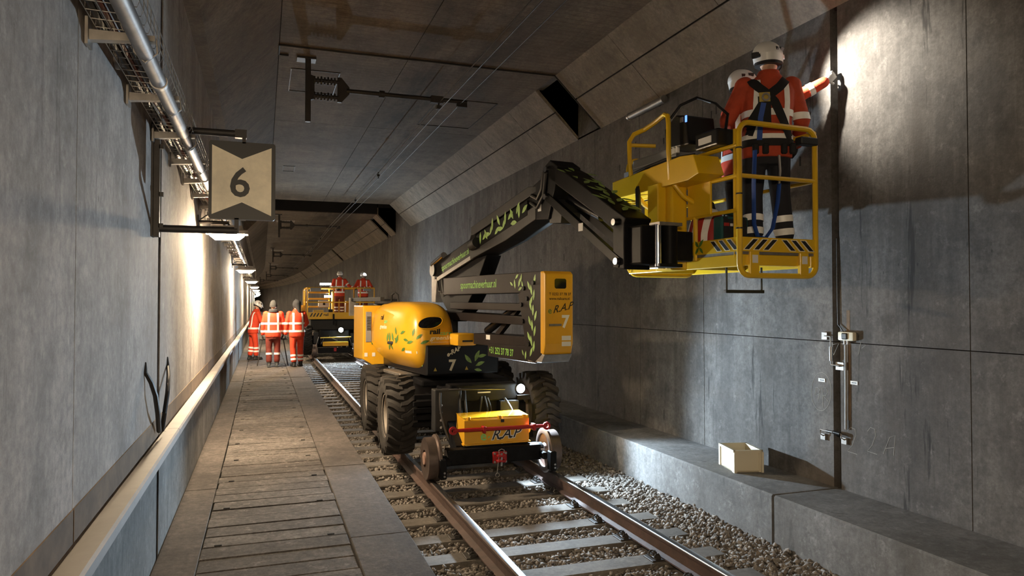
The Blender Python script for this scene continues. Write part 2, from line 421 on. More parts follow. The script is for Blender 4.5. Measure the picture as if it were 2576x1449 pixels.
# right wall
wr, wr2 = [struct(MB().sweep(rect(XR+.13, 6.0, -.6, 6.4), a, b).build('wall_right', 'joint')) for a, b in ((YA, 70), (70, YB))]
ysR = [-24, -12, -6, -2.0, 1.05, 2.62, 4.17, 5.57, 7.8, 9.43, 10.95, 12.9, 14.9, 16.9, 18.9, 20.9, 23.0, 25.2, 27.4, 29.7, 32, 35, 38, 41.5, 46, 51, 56, 61, 66, 70, 78, 84, 90, 100, 110, 125, 140, 155, 170, 185, 215]
for a, b in zip(ysR, ysR[1:]):
    g0 = .05 if a == 5.57 else .004; g1 = .045 if b == 5.57 else .005
    for z0, z1 in ((.2, 1.685), (1.693, HB+.03)):
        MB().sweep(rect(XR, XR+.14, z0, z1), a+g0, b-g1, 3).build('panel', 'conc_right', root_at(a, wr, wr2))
# bench along the right wall
bn = struct(MB().sweep(rect(4.60, XR+.05, -.6, .2), YA, YB).build('trim_3', 'joint'))
for a, b in zip([-24, -9.5, 5.57, 13.5, 21.5, 29.5, 45, 60, 75, 90, 215], [-9.5, 5.57, 13.5, 21.5, 29.5, 45, 60, 75, 90, 215]):
    MB().sweep([(4.53, -.6), (4.53, .255), (4.545, .27), (XR+.02, .27), (XR+.02, -.6)], a+.018, b-.018, 3).build('bench_block', 'conc_bench', bn)

# ceiling: core slab, cast fields, sloping haunches, one deep recess across
hlr = struct(MB().bx(-1.0, -.75, YA, YB, 6.0, 6.38).build('trim_4', 'joint')); hrr = struct(MB().bx(5.45, 5.6, YA, YB, 6.0, 6.38).build('trim_5', 'joint'))
cl = struct(MB().bx(-1.4, 6, YA, YB, 6.38, 6.6).build('ceiling', 'joint'))
for a, b in ((YA, G0), (G1, YB)):
    MB().sweep(rect(.16, 4.52, ZC+.03, 6.39), a, b, 3).build('core_slab', 'joint', cl)
ysF = [-24, -12, -2.8, 1.7, 6.2, 10.70, 15.2, 19.7, 24.2, G0]
ysF2 = [G1, 40.6, 50.4, 60.1, 69.9, 79.6, 89.4, 99, 110, 125, 140, 155, 170, 185, 215]
for ys in (ysF, ysF2):
    for a, b in zip(ys, ys[1:]):
        for x0, x1 in ((.205, 2.065), (2.075, 4.48)):
            MB().sweep(rect(x0, x1, ZC, ZC+.05), a+.006, b-.006, 3).build('ceiling_field', 'conc_ceiling', cl)
        # left haunch with a small ledge over the wall
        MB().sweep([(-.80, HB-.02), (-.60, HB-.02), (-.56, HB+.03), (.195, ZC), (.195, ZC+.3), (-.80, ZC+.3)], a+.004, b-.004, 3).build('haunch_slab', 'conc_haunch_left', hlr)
# right haunch in two rows of slabs with gaps left open at the niches
hs = Vector((XR-4.48, 0, HB-ZC)); hl = hs.length; hd = hs/hl; hn = Vector((-.8, 0, -.82)).normalized()
def haunch_slab(k0, k1, y0, y1, name):
    p = [(4.48+hd.x*hl*k, ZC+hd.z*hl*k) for k in (k0, k1)]
    prof = [p[0], p[1], (p[1][0]+.05, p[1][1]+.05), (p[0][0]+.05, p[0][1]+.05)]
    MB().sweep(prof, y0, y1, 3).build(name, 'conc_haunch', hrr)
niches = [(10.72, 11.62), (31.3, 32.2), (50.4, 51.3), (69.5, 70.4), (88.8, 89.7)]
segs = [(YA, 10.72), (11.62, G0), (G1, 31.3), (32.2, 50.4), (51.3, 69.5), (70.4, 88.8), (89.7, YB)]
for a, b in segs:
    MB().sweep([(4.50+.06, ZC-.0), (XR+.06, HB+.0), (XR+.2, HB), (XR+.2, 6.39), (4.56, 6.39)], a, b, 3).build('haunch_core', 'joint', hrr)
    # end cheek so that the niche shows cast concrete
    for ye in (a, b):
        MB().prism([(4.50, ZC+.03), (XR+.01, HB+.03), (XR+.1, ZC+.3), (4.5, ZC+.3)], ye-.012 if ye == b else ye, ye if ye == b else ye+.012, 'xz').build('haunch_cheek', 'conc_haunch', hrr)
    lo = [y for y in [-16, -7.2, -3.2, .75, 4.8, 8.85, 13.1, 17.05, 20.95, 24.9, 36, 40, 44, 55, 60, 65, 75, 80, 95, 110, 130] if a+.4 < y < b-.4]
    hi = [y for y in [-16, -9.2, -7.2, -5.2, -3.2, -1.2, .75, 2.8, 4.8, 6.8, 8.85, 13.1, 15.05, 17.05, 19, 20.95, 22.9, 24.9, 34, 36, 38, 40, 42, 44, 47, 55, 60, 65, 75, 80, 95, 110, 130] if a+.4 < y < b-.4]
    for lst, k0, k1 in ((lo, .456, 1.0), (hi, 0.0, .436)):
        e = [a]+lst+[b]
        for c, d in zip(e, e[1:]): haunch_slab(k0, k1, c+.005, d-.005, 'haunch_slab')
for a, b in niches:             # back of each niche
    MB().bx(4.40+bendx(a), 4.62+bendx(a), a, b, ZC+.02, 6.39).build('niche_back', 'conc_right', hrr)
    MB().bx(XR+bendx(a), XR+.15+bendx(a), a, b, HB, ZC+.3).build('niche_back', 'conc_right', hrr)
MB().bx(-.9, 5.6, G0-.1, G1+.1, 6.30, 6.40).build('recess_roof', 'conc_right', cl)
MB().bx(XR, XR+.14, G0, G1, HB, 6.38).build('recess_side', 'conc_right', hrr)
MB().bx(XL-.1, XL, G0, G1, HB, 6.38).build('recess_side', 'conc_right', hrr)
# dark seal strips across the roof and down the haunch at the segment joint
for yj in (10.70,):
    MB().tube([(.2, yj, ZC-.012), (1.2, yj+.01, ZC-.014), (2.4, yj-.008, ZC-.012), (3.5, yj+.006, ZC-.014), (4.47, yj, ZC-.012)], .013, 6).build('joint_seal', 'cable', cl)
    MB().tube([(4.46, yj, ZC-.012), (5.28, yj, HB-.012)], .013, 6).build('joint_seal', 'cable', hrr)
    MB().tube([(.2, yj, ZC-.012), (.2, yj+.42, ZC-.012), (.34, yj+.42, ZC-.012)], .012, 6).build('joint_seal', 'cable', cl)
# rectangular cover plates cast into the roof
for (x0, x1, y0, y1) in ((.40, 1.15, 11.75, 13.0), (3.0, 4.1, 12.6, 14.6), (.5, .8, 20.2, 21.0)):
    pts = [(x0, y0), (x1, y0), (x1, y1), (x0, y1)]
    MB().tube([(x, y, ZC-.003) for x, y in pts], .009, 4, closed=True).build('plate_joint', 'cable', cl)
for yy in (33.5, 52.5, 72):
    MB().bx(.55+bendx(yy), 1.35+bendx(yy), yy, yy+.9, ZC-.012, ZC+.02, .004).build('roof_hatch', 'conc_left', cl)

# ---------------------------------------------------------------- floor: bed, walkway
fl = struct(MB().sweep(rect(.9, 4.7, -.7, -.228), YA, YB, 3).build('floor', 'bed'))
wk = struct(MB().sweep(rect(XL-.02, 1.0, -.6, ZW-.06), YA, YB, 3).build('floor_walkway', 'joint'))
MB().sweep([(.985, -.6), (1.03, -.6), (1.03, ZW-.075), (.985, ZW-.075)], YA, YB, 3).build('walkway_edge_beam', 'conc_plate', wk)
def ysteps(y0, step, end): return [y0+step*i for i in range(int((end-y0)/step)+1)]
for x0, x1, y0 in ((-.662, -.395, -.0), (.618, 1.045, .58)):
    e = ysteps(y0-4.8, 2.4, 62)
    for i, (a, b) in enumerate(zip(e, e[1:])):
        dz = random.uniform(-.004, .004)
        MB().bx(x0, x1, a+.004, b-.006, ZW-.07, ZW+dz, .006).build('slab', 'conc_plate', wk)
    MB().sweep(rect(x0, x1, ZW-.07, ZW), e[-1], YB, 3).build('slab', 'conc_plate', wk)
PW = .2425                        # planks, four to a panel
pl = [MB().box((0, 0, 0), (1.0, PW-.008, .05), None, .007).mesh('plank') for _ in range(3)]
y = 5.25-PW*4*4 + PW/2; i = 0
while y < 66 and i < 268:
    o = link('plank', pl[i % 3], 'plank', wk); gap = -.006 if i % 4 == 0 else 0
    o.location = (.112+random.uniform(-.006, .006), y+gap, ZW-.029+random.uniform(-.003, .003)); o.rotation_euler = (random.uniform(-.012, .012), random.uniform(-.004, .004), random.uniform(-.004, .004))
    y += PW; i += 1
MB().sweep(rect(-.39, .612, ZW-.06, ZW-.004), y-PW/2, YB, 3).build('plank_run', 'plank', wk)
slot = MB().box((0, 0, 0), (.05, .018, .006)).mesh('lifting_slot')
for k in range(-2, 26):
    for sx in (-.27, .50):
        o = link('lifting_slot', slot, 'joint', wk); o.location = (sx+random.uniform(-.02, .02), 5.25+PW*4*k/1+PW*1.1, ZW+.0005)

# ---------------------------------------------------------------- track
TX = 2.63
def rail_profile(cx): 
    p = [(-.07, -.165), (-.07, -.152), (-.012, -.135), (-.009, -.05), (-.034, -.038), (-.036, -.012), (-.028, -.002), (0, 0), (.028, -.002), (.036, -.012), (.034, -.038), (.009, -.05), (.012, -.135), (.07, -.152), (.07, -.165)]
    return [(cx+a, b) for a, b in p]
for cx, lab, ya_, yb_ in ((TX-.752, 'rusty steel running rail on the side of the timber walkway', YA, 70), (TX+.752, 'rusty steel running rail on the side of the concrete bench', YA, 70),
                        (TX-.752, 'far curving length of running rail on the walkway side', 70, YB), (TX+.752, 'far curving length of running rail on the bench side', 70, YB)):
    r = thing('running_rail', lab, 'rail', (cx, ya_, -.165))
    b = MB(); b.M = Matrix.Translation((-cx, -ya_, .165)); b.sweep(rail_profile(cx), ya_, yb_, 3); b.build('rail_body', 'rail_rust', r, 35)
    b = MB(); b.M = Matrix.Translation((-cx, -ya_, .165)); g_ = 1 if cx < TX else -1; pr = [(.0368, -.016), (.0365, -.011), (.034, -.006), (.029, -.0012), (.018, .0006), (0, .0012), (-.016, .0006), (-.026, -.0012), (-.02, -.012)]; b.sweep([(cx+g_*x_, z_) for x_, z_ in pr], ya_, yb_, 3); b.build('running_band', 'rail_shine', r, 75)
SP = .567; Y0 = 7.29-SP*20
sl_me = MB().box((0, 0, -.1), (2.62, .25, .2), None, .012).mesh('sleeper_body')
cm = MB().bx(-.18, .18, -.085, .085, 0, .014, .004)
for sx in (-.115, .115):
    cm.bx(sx-.028, sx+.028, -.075, .075, .01, .032, .006)
    cm.cyl((sx, 0, .01), (sx, 0, .075), .012, n=8); cm.cyl((sx, 0, .045), (sx, 0, .062), .024, n=6)
    cm.tube([(sx-.03, -.05, .03), (sx-.012, -.05, .055), (sx+.012, -.05, .055), (sx+.03, -.05, .03)], .008, 6); cm.tube([(sx-.03, .05, .03), (sx-.012, .05, .055), (sx+.012, .05, .055), (sx+.03, .05, .03)], .008, 6)
clip_me = cm.mesh('rail_clip')
i = 0; yy = Y0
while yy < 110:
    if yy > 1.5:
        near = yy < 26
        if near:
            o = thing('railway_sleeper', 'grey weathered sleeper laid in ballast under both rails', 'sleeper', (TX+bendx(yy), yy+random.uniform(-.012, .012), -.176), random.uniform(-.006, .006), 'sleepers of the track')
            link('sleeper_body', sl_me, 'sleeper', o)
            for sx in (-.752, .752): c = link('rail_clip', clip_me, 'dark_steel', o); c.location = (sx, 0, -.003)
        else:
            o = tag(link('railway_sleeper', sl_me, 'sleeper'), 'grey weathered sleeper laid in ballast under both rails', 'sleeper', 'sleepers of the track')
            o.location = (TX+bendx(yy), yy, -.176)
    yy += SP; i += 1

# ballast: angular stones; the ones that show largest are pieces, the rest one object
var = []
for k in range(14):
    bm = bmesh.new()
    for _ in range(11):
        p = Vector((random.gauss(0, 1), random.gauss(0, 1), random.gauss(0, 1))).normalized(); bm.verts.new((p.x*random.uniform(.75, 1.15), p.y*random.uniform(.65, 1.0), p.z*random.uniform(.5, .85)))
    h = bmesh.ops.convex_hull(bm, input=bm.verts); bmesh.ops.delete(bm, geom=[v for v in bm.verts if not v.link_faces], context='VERTS')
    bmesh.ops.triangulate(bm, faces=bm.faces); bm.verts.index_update()
    var.append((np.array([v.co[:] for v in bm.verts]), np.array([[v.index for v in f.verts] for f in bm.faces]))); bm.free()
def scatter():
    out = []
    def region(x0, x1, y0, y1, n, smin, smax, zb):
        xs = RNG.uniform(x0, x1, n); ysv = RNG.uniform(y0, y1, n); ss = RNG.uniform(smin, smax, n)
        for x, y_, s_ in zip(xs, ysv, ss):
            ph = (y_-Y0) % SP; ph = min(ph, SP-ph)
            if ph < .122+s_*.25 and 1.33-s_*.3 < x < 3.94+s_*.3: continue
            if abs(abs(x-TX)-.752) < .072+s_*.5: 
                z = zb-.05
            else: z = zb
            out.append((x, y_, z+RNG.uniform(-.025, .018), s_))
    region(1.04, 4.53, 3.4, 9.0, 21000, .016, .034, -.208)
    region(3.60, 4.53, 3.4, 10.0, 3400, .020, .040, -.195)
    region(1.04, 4.53, 9.0, 16.0, 15000, .020, .038, -.21)
    region(1.04, 4.53, 16.0, 34.0, 13000, .028, .05, -.215)
    return out
stones = scatter()
camv = Vector((0, 0, CAM_H))
def vis_size(t):                # stones beside the rails, in the open, first
    x, y_, z, s_ = t; d = (Vector((x, y_, z))-camv).length
    ok = (3.5 < x < 4.5 and y_ > 4.25 and z > -.215) or (2.0 < x < 3.2 and y_ > 4.7)
    return s_/d if ok else 0
stones.sort(key=vis_size, reverse=True)
for k, (x, y_, z, s_) in enumerate(stones[:300]):
    vi = k % 14
    if k < 14:
        me = bpy.data.meshes.new('stone'); me.from_pydata([tuple(p) for p in var[vi][0]], [], [tuple(int(q) for q in f) for f in var[vi][1]]); me.update(); me.materials.append(MATS['stone_a' if k % 3 else 'stone_b']); var[vi] = var[vi]+(me,)
    o = link('stone', var[vi][2], None, fl); o.location = (x, y_, z); o.scale = (s_, s_, s_); o.rotation_euler = (random.uniform(0, 6), random.uniform(0, 6), random.uniform(0, 6))
VS = []; FS = []; off = 0
for k, (x, y_, z, s_) in enumerate(stones[300:]):
    v, f = var[k % 14][:2]
    a, b, c = RNG.uniform(0, 6.28, 3)
    Rz = np.array([[math.cos(a), -math.sin(a), 0], [math.sin(a), math.cos(a), 0], [0, 0, 1]]); Rx = np.array([[1, 0, 0], [0, math.cos(b*.35), -math.sin(b*.35)], [0, math.sin(b*.35), math.cos(b*.35)]])
    VS.append((v*s_) @ (Rz@Rx).T + np.array([x, y_, z])); FS.append(f+off); off += len(v)
VS = np.concatenate(VS); FS = np.concatenate(FS)
me = bpy.data.meshes.new('ballast'); me.vertices.add(len(VS)); me.vertices.foreach_set('co', VS.ravel()); me.loops.add(FS.size); me.loops.foreach_set('vertex_index', FS.ravel().astype(np.int32))
me.polygons.add(len(FS)); me.polygons.foreach_set('loop_start', np.arange(0, FS.size, 3, dtype=np.int32)); me.update(calc_edges=True); me.validate()
me.materials.append(MATS['stone_a']); me.materials.append(MATS['stone_b'])
mi = np.zeros(len(FS), np.int32); 
nf = 0
for k in range(len(stones)-300):
    n_ = len(var[k % 14][1]); mi[nf:nf+n_] = 1 if k % 5 in (1, 3) else 0; nf += n_
me.polygons.foreach_set('material_index', mi)
bo = link('ballast', me, None, fl); bo['kind'] = 'stuff'
# ================================================================ luminaires on the left wall
def make_luminaire():
    t = thing('wall_luminaire', 'glowing warm wall luminaire on a short arm', 'lamp')
    # local origin at the wall, x out of the wall
    b = MB(); b.prism([(.13, .0), (.15, .075), (.50, .075), (.52, .0)], -.07, .07, 'xz'); b.bx(.085, .565, -.12, .12, .0, .012); b.bx(.085, .095, -.12, .12, -.03, .0); b.bx(.555, .565, -.12, .12, -.03, .0); b.bx(.085, .565, -.12, -.11, -.03, .0); b.bx(.085, .565, .11, .12, -.03, .0); b.build('shielded_housing', 'lamp_body', t)  # lamp housing, with wide flange and skirt added to keep light off the ceiling
    b = MB(); vs = []
    for (z, x0, x1, y0) in ((-.001, .115, .535, .085), (-.05, .135, .515, .07), (-.095, .19, .46, .045)):
        vs += [(x0, -y0, z), (x1, -y0, z), (x1, y0, z), (x0, y0, z)]
    b.add(vs, [(0, 1, 2, 3), (11, 10, 9, 8)] + [(r*4+j, r*4+(j+1) % 4, r*4+4+(j+1) % 4, r*4+4+j) for r in (0, 1) for j in range(4)])
    b.build('diffuser', 'diffuser', t)
    b = MB(); b.tube([(0, 0, .11), (.34, 0, .11), (.34, 0, .07)], .022, 8); b.bx(0, .012, -.06, .06, .03, .19); b.build('arm', 'dark_steel', t, 40)
    b = MB(); b.tube([(.02, .03, .14), (.1, .035, .2), (.25, .03, .18), (.3, .03, .07)], .008, 6); b.build('supply_cable', 'cable', t, 40)
    return t
lum = make_luminaire(); index_children()
labs = {0: 'glowing warm wall luminaire just behind the sign with the figure 6', 1: 'glowing warm wall luminaire, next one along the wall after the lamp behind the sign'}
for k in range(-2, 15):
    yy = 9.3 + 10.15*k
    o = lum if k == -2 else copy_tree(lum)
    o.location = (XL+bendx(yy), yy, 2.93)
    o['label'] = labs.get(k, 'glowing warm wall luminaire in the receding row along the left wall'); o['group'] = 'wall luminaires'

# ---------------------------------------------------------------- cable tray, conduit, brackets
tr = thing('cable_tray', 'wire mesh cable tray carried along the light concrete wall', 'cable tray', (XL+.008, 2, 3.26))
TM = Matrix.Translation((-XL, -2, -3.26)); ye = 64.0
b = MB(TM)
for x, z in ((-.70, 3.36), (-.70, 3.27), (-.64, 3.265), (-.58, 3.265), (-.52, 3.265), (-.485, 3.29), (-.485, 3.33), (-.485, 3.375)):
    b.tube([(x, 1.6, z), (x, ye, z)], .003, 4)
b.build('mesh_wires', 'galv', tr)
b = MB(TM); yy = 1.6
while yy < 24:
    b.tube([(-.70, yy, 3.36), (-.70, yy, 3.268), (-.495, yy, 3.263), (-.485, yy, 3.29), (-.485, yy, 3.375)], .0023, 4); yy += .1 if yy < 12 else .2
b.build('mesh_rungs', 'galv', tr)['kind'] = 'stuff'
bm_ = MB(); bm_.bx(0, .012, -.045, .045, -.06, .06); bm_.prism([(0, -.035), (0, .012), (.27, .012), (.27, -.012)], -.022, .022, 'xz'); bm_ = bm_.mesh('bracket')
yy = 2.55
while yy < ye:
    o = link('bracket', bm_, 'galv_dull', tr); o.location = (0, yy-2, -.012); yy += .985 if yy < 30 else 2
for x, z, r, m_ in ((-.67, 3.285, .014, 'cable'), (-.63, 3.283, .012, 'red_cable'), (-.60, 3.287, .016, 'cable'), (-.56, 3.282, .011, 'cable'), (-.615, 3.312, .013, 'red_cable')):
    b = MB(TM); pts = [(x+random.uniform(-.012, .012), 1.6+i*.9, z+random.uniform(-.004, .008)) for i in range(70)]; b.tube(pts, r, 6); b.build('cable', m_, tr, True)
cp = thing('conduit_pipe', 'round metal conduit pipe under the edge of the wire cable tray', 'pipe', (-.505, 2, 3.19))
b = MB(Matrix.Translation((.505, -2, -3.19))); b.tube([(-.505, 1.6, 3.19), (-.505, 5.15, 3.19)], .037, 14); b.build('pipe_run', 'pipe', cp, True)
b = MB(Matrix.Translation((.505, -2, -3.19))); b.tube([(-.505, 5.55, 3.19), (-.505, ye, 3.19)], .037, 14); b.build('pipe_run', 'pipe', cp, True)
b = MB(Matrix.Translation((.505, -2, -3.19))); b.tube([(-.505, 5.1, 3.19), (-.505, 5.6, 3.19)], .032, 14); b.build('rubber_sleeve', 'cable', cp, True)
ring = MB().lathe([(.037, -.02), (.043, -.02), (.043, .02), (.037, .02)], (0, 0, 0), 'y', 16).mesh('coupling')
hang = MB().tube([(-.05, 0, .075), (.045, 0, .06), (.05, 0, 0), (0, 0, -.045), (-.045, 0, 0), (-.05, 0, .06)], .005, 6).mesh('pipe_clamp')
yy = 2.56
while yy < 40:
    o = link('pipe_clamp', hang, 'galv_dull', cp, True); o.location = (0, yy-2, 0)
    if int(yy/.985) % 3 == 0: o = link('coupling', ring, 'galv', cp, True); o.location = (0, yy-2+.45, 0)
    yy += .985
b = MB(); b.cyl((0, 0, 0), (.11, 0, 0), .05); b.cyl((.11, 0, 0), (.135, 0, 0), .06); b.cyl((-.01, 0, 0), (.012, 0, 0), .065)
tag(b.build('junction_can', 'galv_dull', None, 40), 'short round metal junction can on the wall between tray brackets', 'junction box').location = (XL+.012, 4.2, 3.36)

# ---------------------------------------------------------------- hanging sign with the figure 6
SY = 5.57
c0 = at(526, 353, Y=SY); c1 = at(692, 556, Y=SY); x0, x1, z1, z0 = c0.x, c1.x, c0.z+.0, c1.z
sg = thing('kilometre_sign', 'cream and black sign with figure 6 on a dark wall frame', 'sign', (XL, SY, z0))
SM = Matrix.Translation((-XL, -SY, -z0))
def rrect(x0, x1, z0, z1, r, n=5):
    p = []
    for cx, cz, a0 in ((x1-r, z1-r, 0), (x0+r, z1-r, 90), (x0+r, z0+r, 180), (x1-r, z0+r, 270)):
        for i in range(n+1): a = math.radians(a0+90*i/n); p.append((cx+r*math.cos(a), cz+r*math.sin(a)))
    return p
MB(SM).prism(rrect(x0, x1, z0, z1, .02), SY-.02, SY+.03, 'xz').build('sign_box', 'sign_dark', sg)
i0, i1, j0, j1 = x0+.022, x1-.028, z0+.032, z1-.032; xm = (i0+i1)/2; nd = (j1-j0)*.185
MB(SM).prism([(i0, j0), (xm, j0+nd), (i1, j0), (i1, j1), (xm, j1-nd), (i0, j1)], SY-.024, SY-.019, 'xz').build('sign_face', 'sign_cream', sg)
t6 = text_mesh('6', .30, bold=.004, align='CENTER')
decal('figure_six', t6, Vector((xm-.015-XL, -.024, (z1-z0)/2-.115)), (1, 0, 0), (0, 0, 1), 'sign_dark', sg, .003)
b = MB(SM); zp0 = at(380, 595, X=XL).z; zp1 = at(380, 290, X=XL).z
b.bx(XL, XL+.05, SY-.03, SY+.02, zp0, zp1); b.bx(XL, XL+.012, SY-.06, SY+.05, zp0, zp1)
b.build('wall_post', 'dark_steel', sg)
zt = at(500, 330, Y=SY).z; zb = at(450, 576, Y=SY).z
b = MB(SM); b.tube([(XL+.04, SY, zt), (xm+.02, SY, zt)], .026, 10); b.bx(xm-.05, xm+.03, SY-.025, SY+.025, zt-.03, zt+.03); b.bx(xm+.0, xm+.025, SY-.02, SY+.02, z1-.01, zt); b.build('top_arm', 'dark_steel', sg, 40)
b = MB(SM); b.tube([(XL+.04, SY, zb), (xm-.03, SY, zb)], .026, 10); b.bx(xm-.05, xm-.02, SY-.02, SY+.02, zb-.02, z0+.01); b.build('bottom_arm', 'dark_steel', sg, 40)
for zz in (zp0+.08, zp0+.3, zp1-.2): MB(SM).box((XL+.06, SY-.015, zz), (.03, .03, .03)).build('bolt', 'dark_steel', sg)

# black cable tails hanging out of the wall joint over the capping rail
for pix, lab in ((((400, 1084), (397, 1040), (391, 995), (380, 962), (366, 938), (366, 912)), 'black cable tail bent out of the wall joint, tip bending away from the joint'), (((408, 1082), (414, 1040), (421, 990), (424, 945), (422, 920), (421, 898)), 'black cable tail standing straighter beside the wall joint')):
    pts = [at(u, v, X=XL+.03+.03*math.sin(i)) for i, (u, v) in enumerate(pix)]; o0 = pts[0].copy()
    o0.x = XL+.03
    tag(MB(Matrix.Translation(-o0)).tube(pts, [.017, .017, .017, .016, .013, .006], 8).build('cable_tail', 'cable', None, True), lab, 'cable').location = o0

# ---------------------------------------------------------------- overhead line
def ohl_support(t):
    def b_(): return MB()
    b = b_(); b.bx(-.16, .12, -.09, .13, -.03, 0); b.bx(-.035, .045, -.05, .03, -.97, -.02); b.build('drop_post', 'dark_steel', t, bevel=.004)
    b = b_(); z = -.44
    for x, r in ((.10, .10), (.15, .09), (.20, .105), (.25, .09), (.30, .105), (.35, .09), (.40, .10)):
        b.cyl((x-.01, 0, z+.12), (x+.01, 0, z+.12), r*.62, n=14); b.cyl((x-.01, 0, z-.12), (x+.01, 0, z-.12), r*.62, n=14)
    b.cyl((.04, 0, z+.12), (.46, 0, z+.12), .03, n=10); b.cyl((.04, 0, z-.12), (.46, 0, z-.12), .03, n=10)
    b.build('insulator', 'dark_steel', t, 40)
    b = b_(); b.prism([(.44, z+.19), (.50, z+.19), (.62, z+.05), (.62, z-.05), (.50, z-.19), (.44, z-.19)], -.02, .02, 'xz'); b.build('clevis_plate', 'dark_steel', t); b = b_(); b.prism([(.02, z+.2), (.1, z+.17), (.1, z-.17), (.02, z-.2)], -.03, .03, 'xz'); b.build('clevis_plate', 'dark_steel', t)
    b = b_(); b.tube([(.58, 0, z), (2.5, 0, z)], .034, 10); b.cyl((1.08, 0, z), (1.16, 0, z), .055); b.bx(1.9, 2.1, -.04, .04, z-.06, z+.05); b.build('cantilever_tube', 'dark_steel', t, 40)
    b = b_(); b.tube([(2.03, 0, z), (2.03, 0, z-.11)], .014, 6); b.bx(1.99, 2.07, -.05, .05, z-.16, z-.1, .006); b.bx(2.33, 2.5, -.035, .035, z-.09, z-.03, .006); b.build('wire_clamp', 'dark_steel', t)
ohl = thing('catenary_support', 'dark overhead line cantilever with ribbed insulators hung from the ceiling', 'line support', (.62, 11.2, ZC))
ohl_support(ohl); index_children()
for k, yy in enumerate((31.4, 50.7, 70, 89.5, 109)):
    o = copy_tree(ohl); o.location = (.62+bendx(yy), yy, ZC)
    o['label'] = ['dark overhead line cantilever just past the deep roof recess', 'dark overhead line cantilever hung from the ceiling far along the tunnel'][min(k, 1)]
    if k: o['group'] = 'far line supports'
index_children()
for x, z, r, lab in ((2.65, ZC-.60, .0075, 'thin overhead contact wire, lower of the wires along the track'), (2.65, ZC-.475, .0085, 'thin overhead carrier wire clamped under the cantilever arms'), (2.98, ZC-.49, .006, 'thin feeder wire at the outer ends of the cantilever arms')):
    pts = [(x+bendx(y_)+.02*math.sin(y_*.16), y_, z-.05*abs(math.sin((y_-11.2)*PI/19.5))) for y_ in [-20+1.95*i for i in range(66)]]
    o0 = Vector(pts[0]); tag(MB(Matrix.Translation(-o0)).tube(pts, r, 6).build('overhead_wire', 'dark_steel', None, True), lab, 'wire').location = o0
dm = MB().tube([(0, 0, -.13), (0, 0, .02)], .006, 6); dm.box((0, 0, -.13), (.03, .09, .03)); dm.box((0, 0, 0), (.03, .07, .03)); dm.cyl((-.03, 0, -.06), (.03, 0, -.06), .03, n=8); dm = dm.mesh('wire_dropper')
for yy in (17.6, 22.1, 36, 42, 46):
    tag(link('wire_dropper', dm, 'dark_steel'), 'small dark dropper clamp joining the overhead wires', 'clamp', 'droppers on the overhead line').location = (2.65+.02*math.sin(yy*.16), yy, ZC-.475-.05*abs(math.sin((yy-11.2)*PI/19.5)))

# ---------------------------------------------------------------- fixtures on the right wall
p = at(1622, 275, X=XR-.06)
tb = thing('tube_luminaire', 'unlit grey tube luminaire high on the dark wall behind the work platform', 'lamp', (XR, p.y, p.z))
b = MB(); b.cyl((-.07, -.52, 0), (-.07, .42, 0), .052); b.build('tube', 'galv', tb, 40)
MB().cyl((-.07, -.56, 0), (-.07, -.52, 0), .056).build('end_cap', 'steel', tb, 40); MB().cyl((-.07, .42, 0), (-.07, .46, 0), .056).build('end_cap', 'steel', tb, 40)
MB().bx(-.03, 0, -.35, -.30, -.03, .03).build('clip', 'dark_steel', tb); MB().bx(-.03, 0, .25, .3, -.03, .03).build('clip', 'dark_steel', tb)
def wallp(u, v, off=0.0): return at(u, v, X=XR-off)
# upper displacement sensor across the joint
def ws(name, lab, cat, org): 
    o = thing(name, lab, cat, org); return o, Matrix.Translation(-Vector(org))
org = wallp(2075, 845)
s1, SMt = ws('displacement_sensor', 'upright silver displacement sensor bridging the dark wall joint', 'sensor', org)
a = wallp(2089, 847, .05); c = wallp(2091, 917, .05); m1 = wallp(2090, 872, .05); m2 = wallp(2091, 908, .05)
MB(SMt).cyl(m1, m2, .0165).build('cylinder_body', 'chrome', s1, 40)
MB(SMt).tube([a, c], .006, 8).build('rod', 'steel', s1, True)
b = MB(SMt); q = wallp(2078, 845); b.box(q + Vector((-.012, 0, 0)), (.024, .07, .07)); b.tube([q+Vector((-.02, 0, 0)), a], .007, 8); b.build('mount_block', 'galv_dull', s1)
b = MB(SMt); q = wallp(2117, 921); b.box(q + Vector((-.012, 0, 0)), (.024, .10, .075)); b.tube([c, wallp(2110, 921, .05), q+Vector((-.02, 0, 0))], .007, 8); b.build('mount_block', 'galv_dull', s1)
org = wallp(2130, 848)
j1, JM = ws('sensor_box', 'small off white junction box beside the wall joint', 'junction box', org)
b = MB(JM); b.box(wallp(2131, 846, .025), (.05, .19, .085), None, .015); b.build('box_body', 'crate_plastic', j1, 40)
b = MB(JM); b.box(wallp(2124, 846, .055), (.02, .07, .06), None, .008); b.build('connector', 'cable', j1)
b = MB(JM); b.cyl(wallp(2125, 856, .03), wallp(2125, 866, .03), .011); b.cyl(wallp(2133, 856, .03), wallp(2133, 866, .03), .011); b.build('cable_gland', 'galv', j1)
b = MB(JM); b.tube([wallp(2122, 836, .03), wallp(2116, 826, .02), wallp(2108, 816, .015), wallp(2106, 700, .015), wallp(2105, 600, .01)], .006, 6); b.build('lead_cable', 'cable', j1, True)
org = wallp(2127, 1080)
tag(MB(Matrix.Translation(-org)).tube([wallp(2127, 868, .02), wallp(2128, 970, .02), wallp(2128, 1080, .02)], .0105, 8).build('conduit', 'galv', None, True), 'thin silver conduit running down beside the dark wall joint', 'pipe').location = org
org = wallp(2075, 1096)
s2, SM2 = ws('displacement_sensor', 'slanting silver and blue displacement sensor low across the wall joint', 'sensor', org)
a = wallp(2076, 1084, .05); c = wallp(2116, 1092, .05)
b = MB(SM2); b.cyl(a, c, .0065, n=8); b.build('rod', 'steel', s2, True)
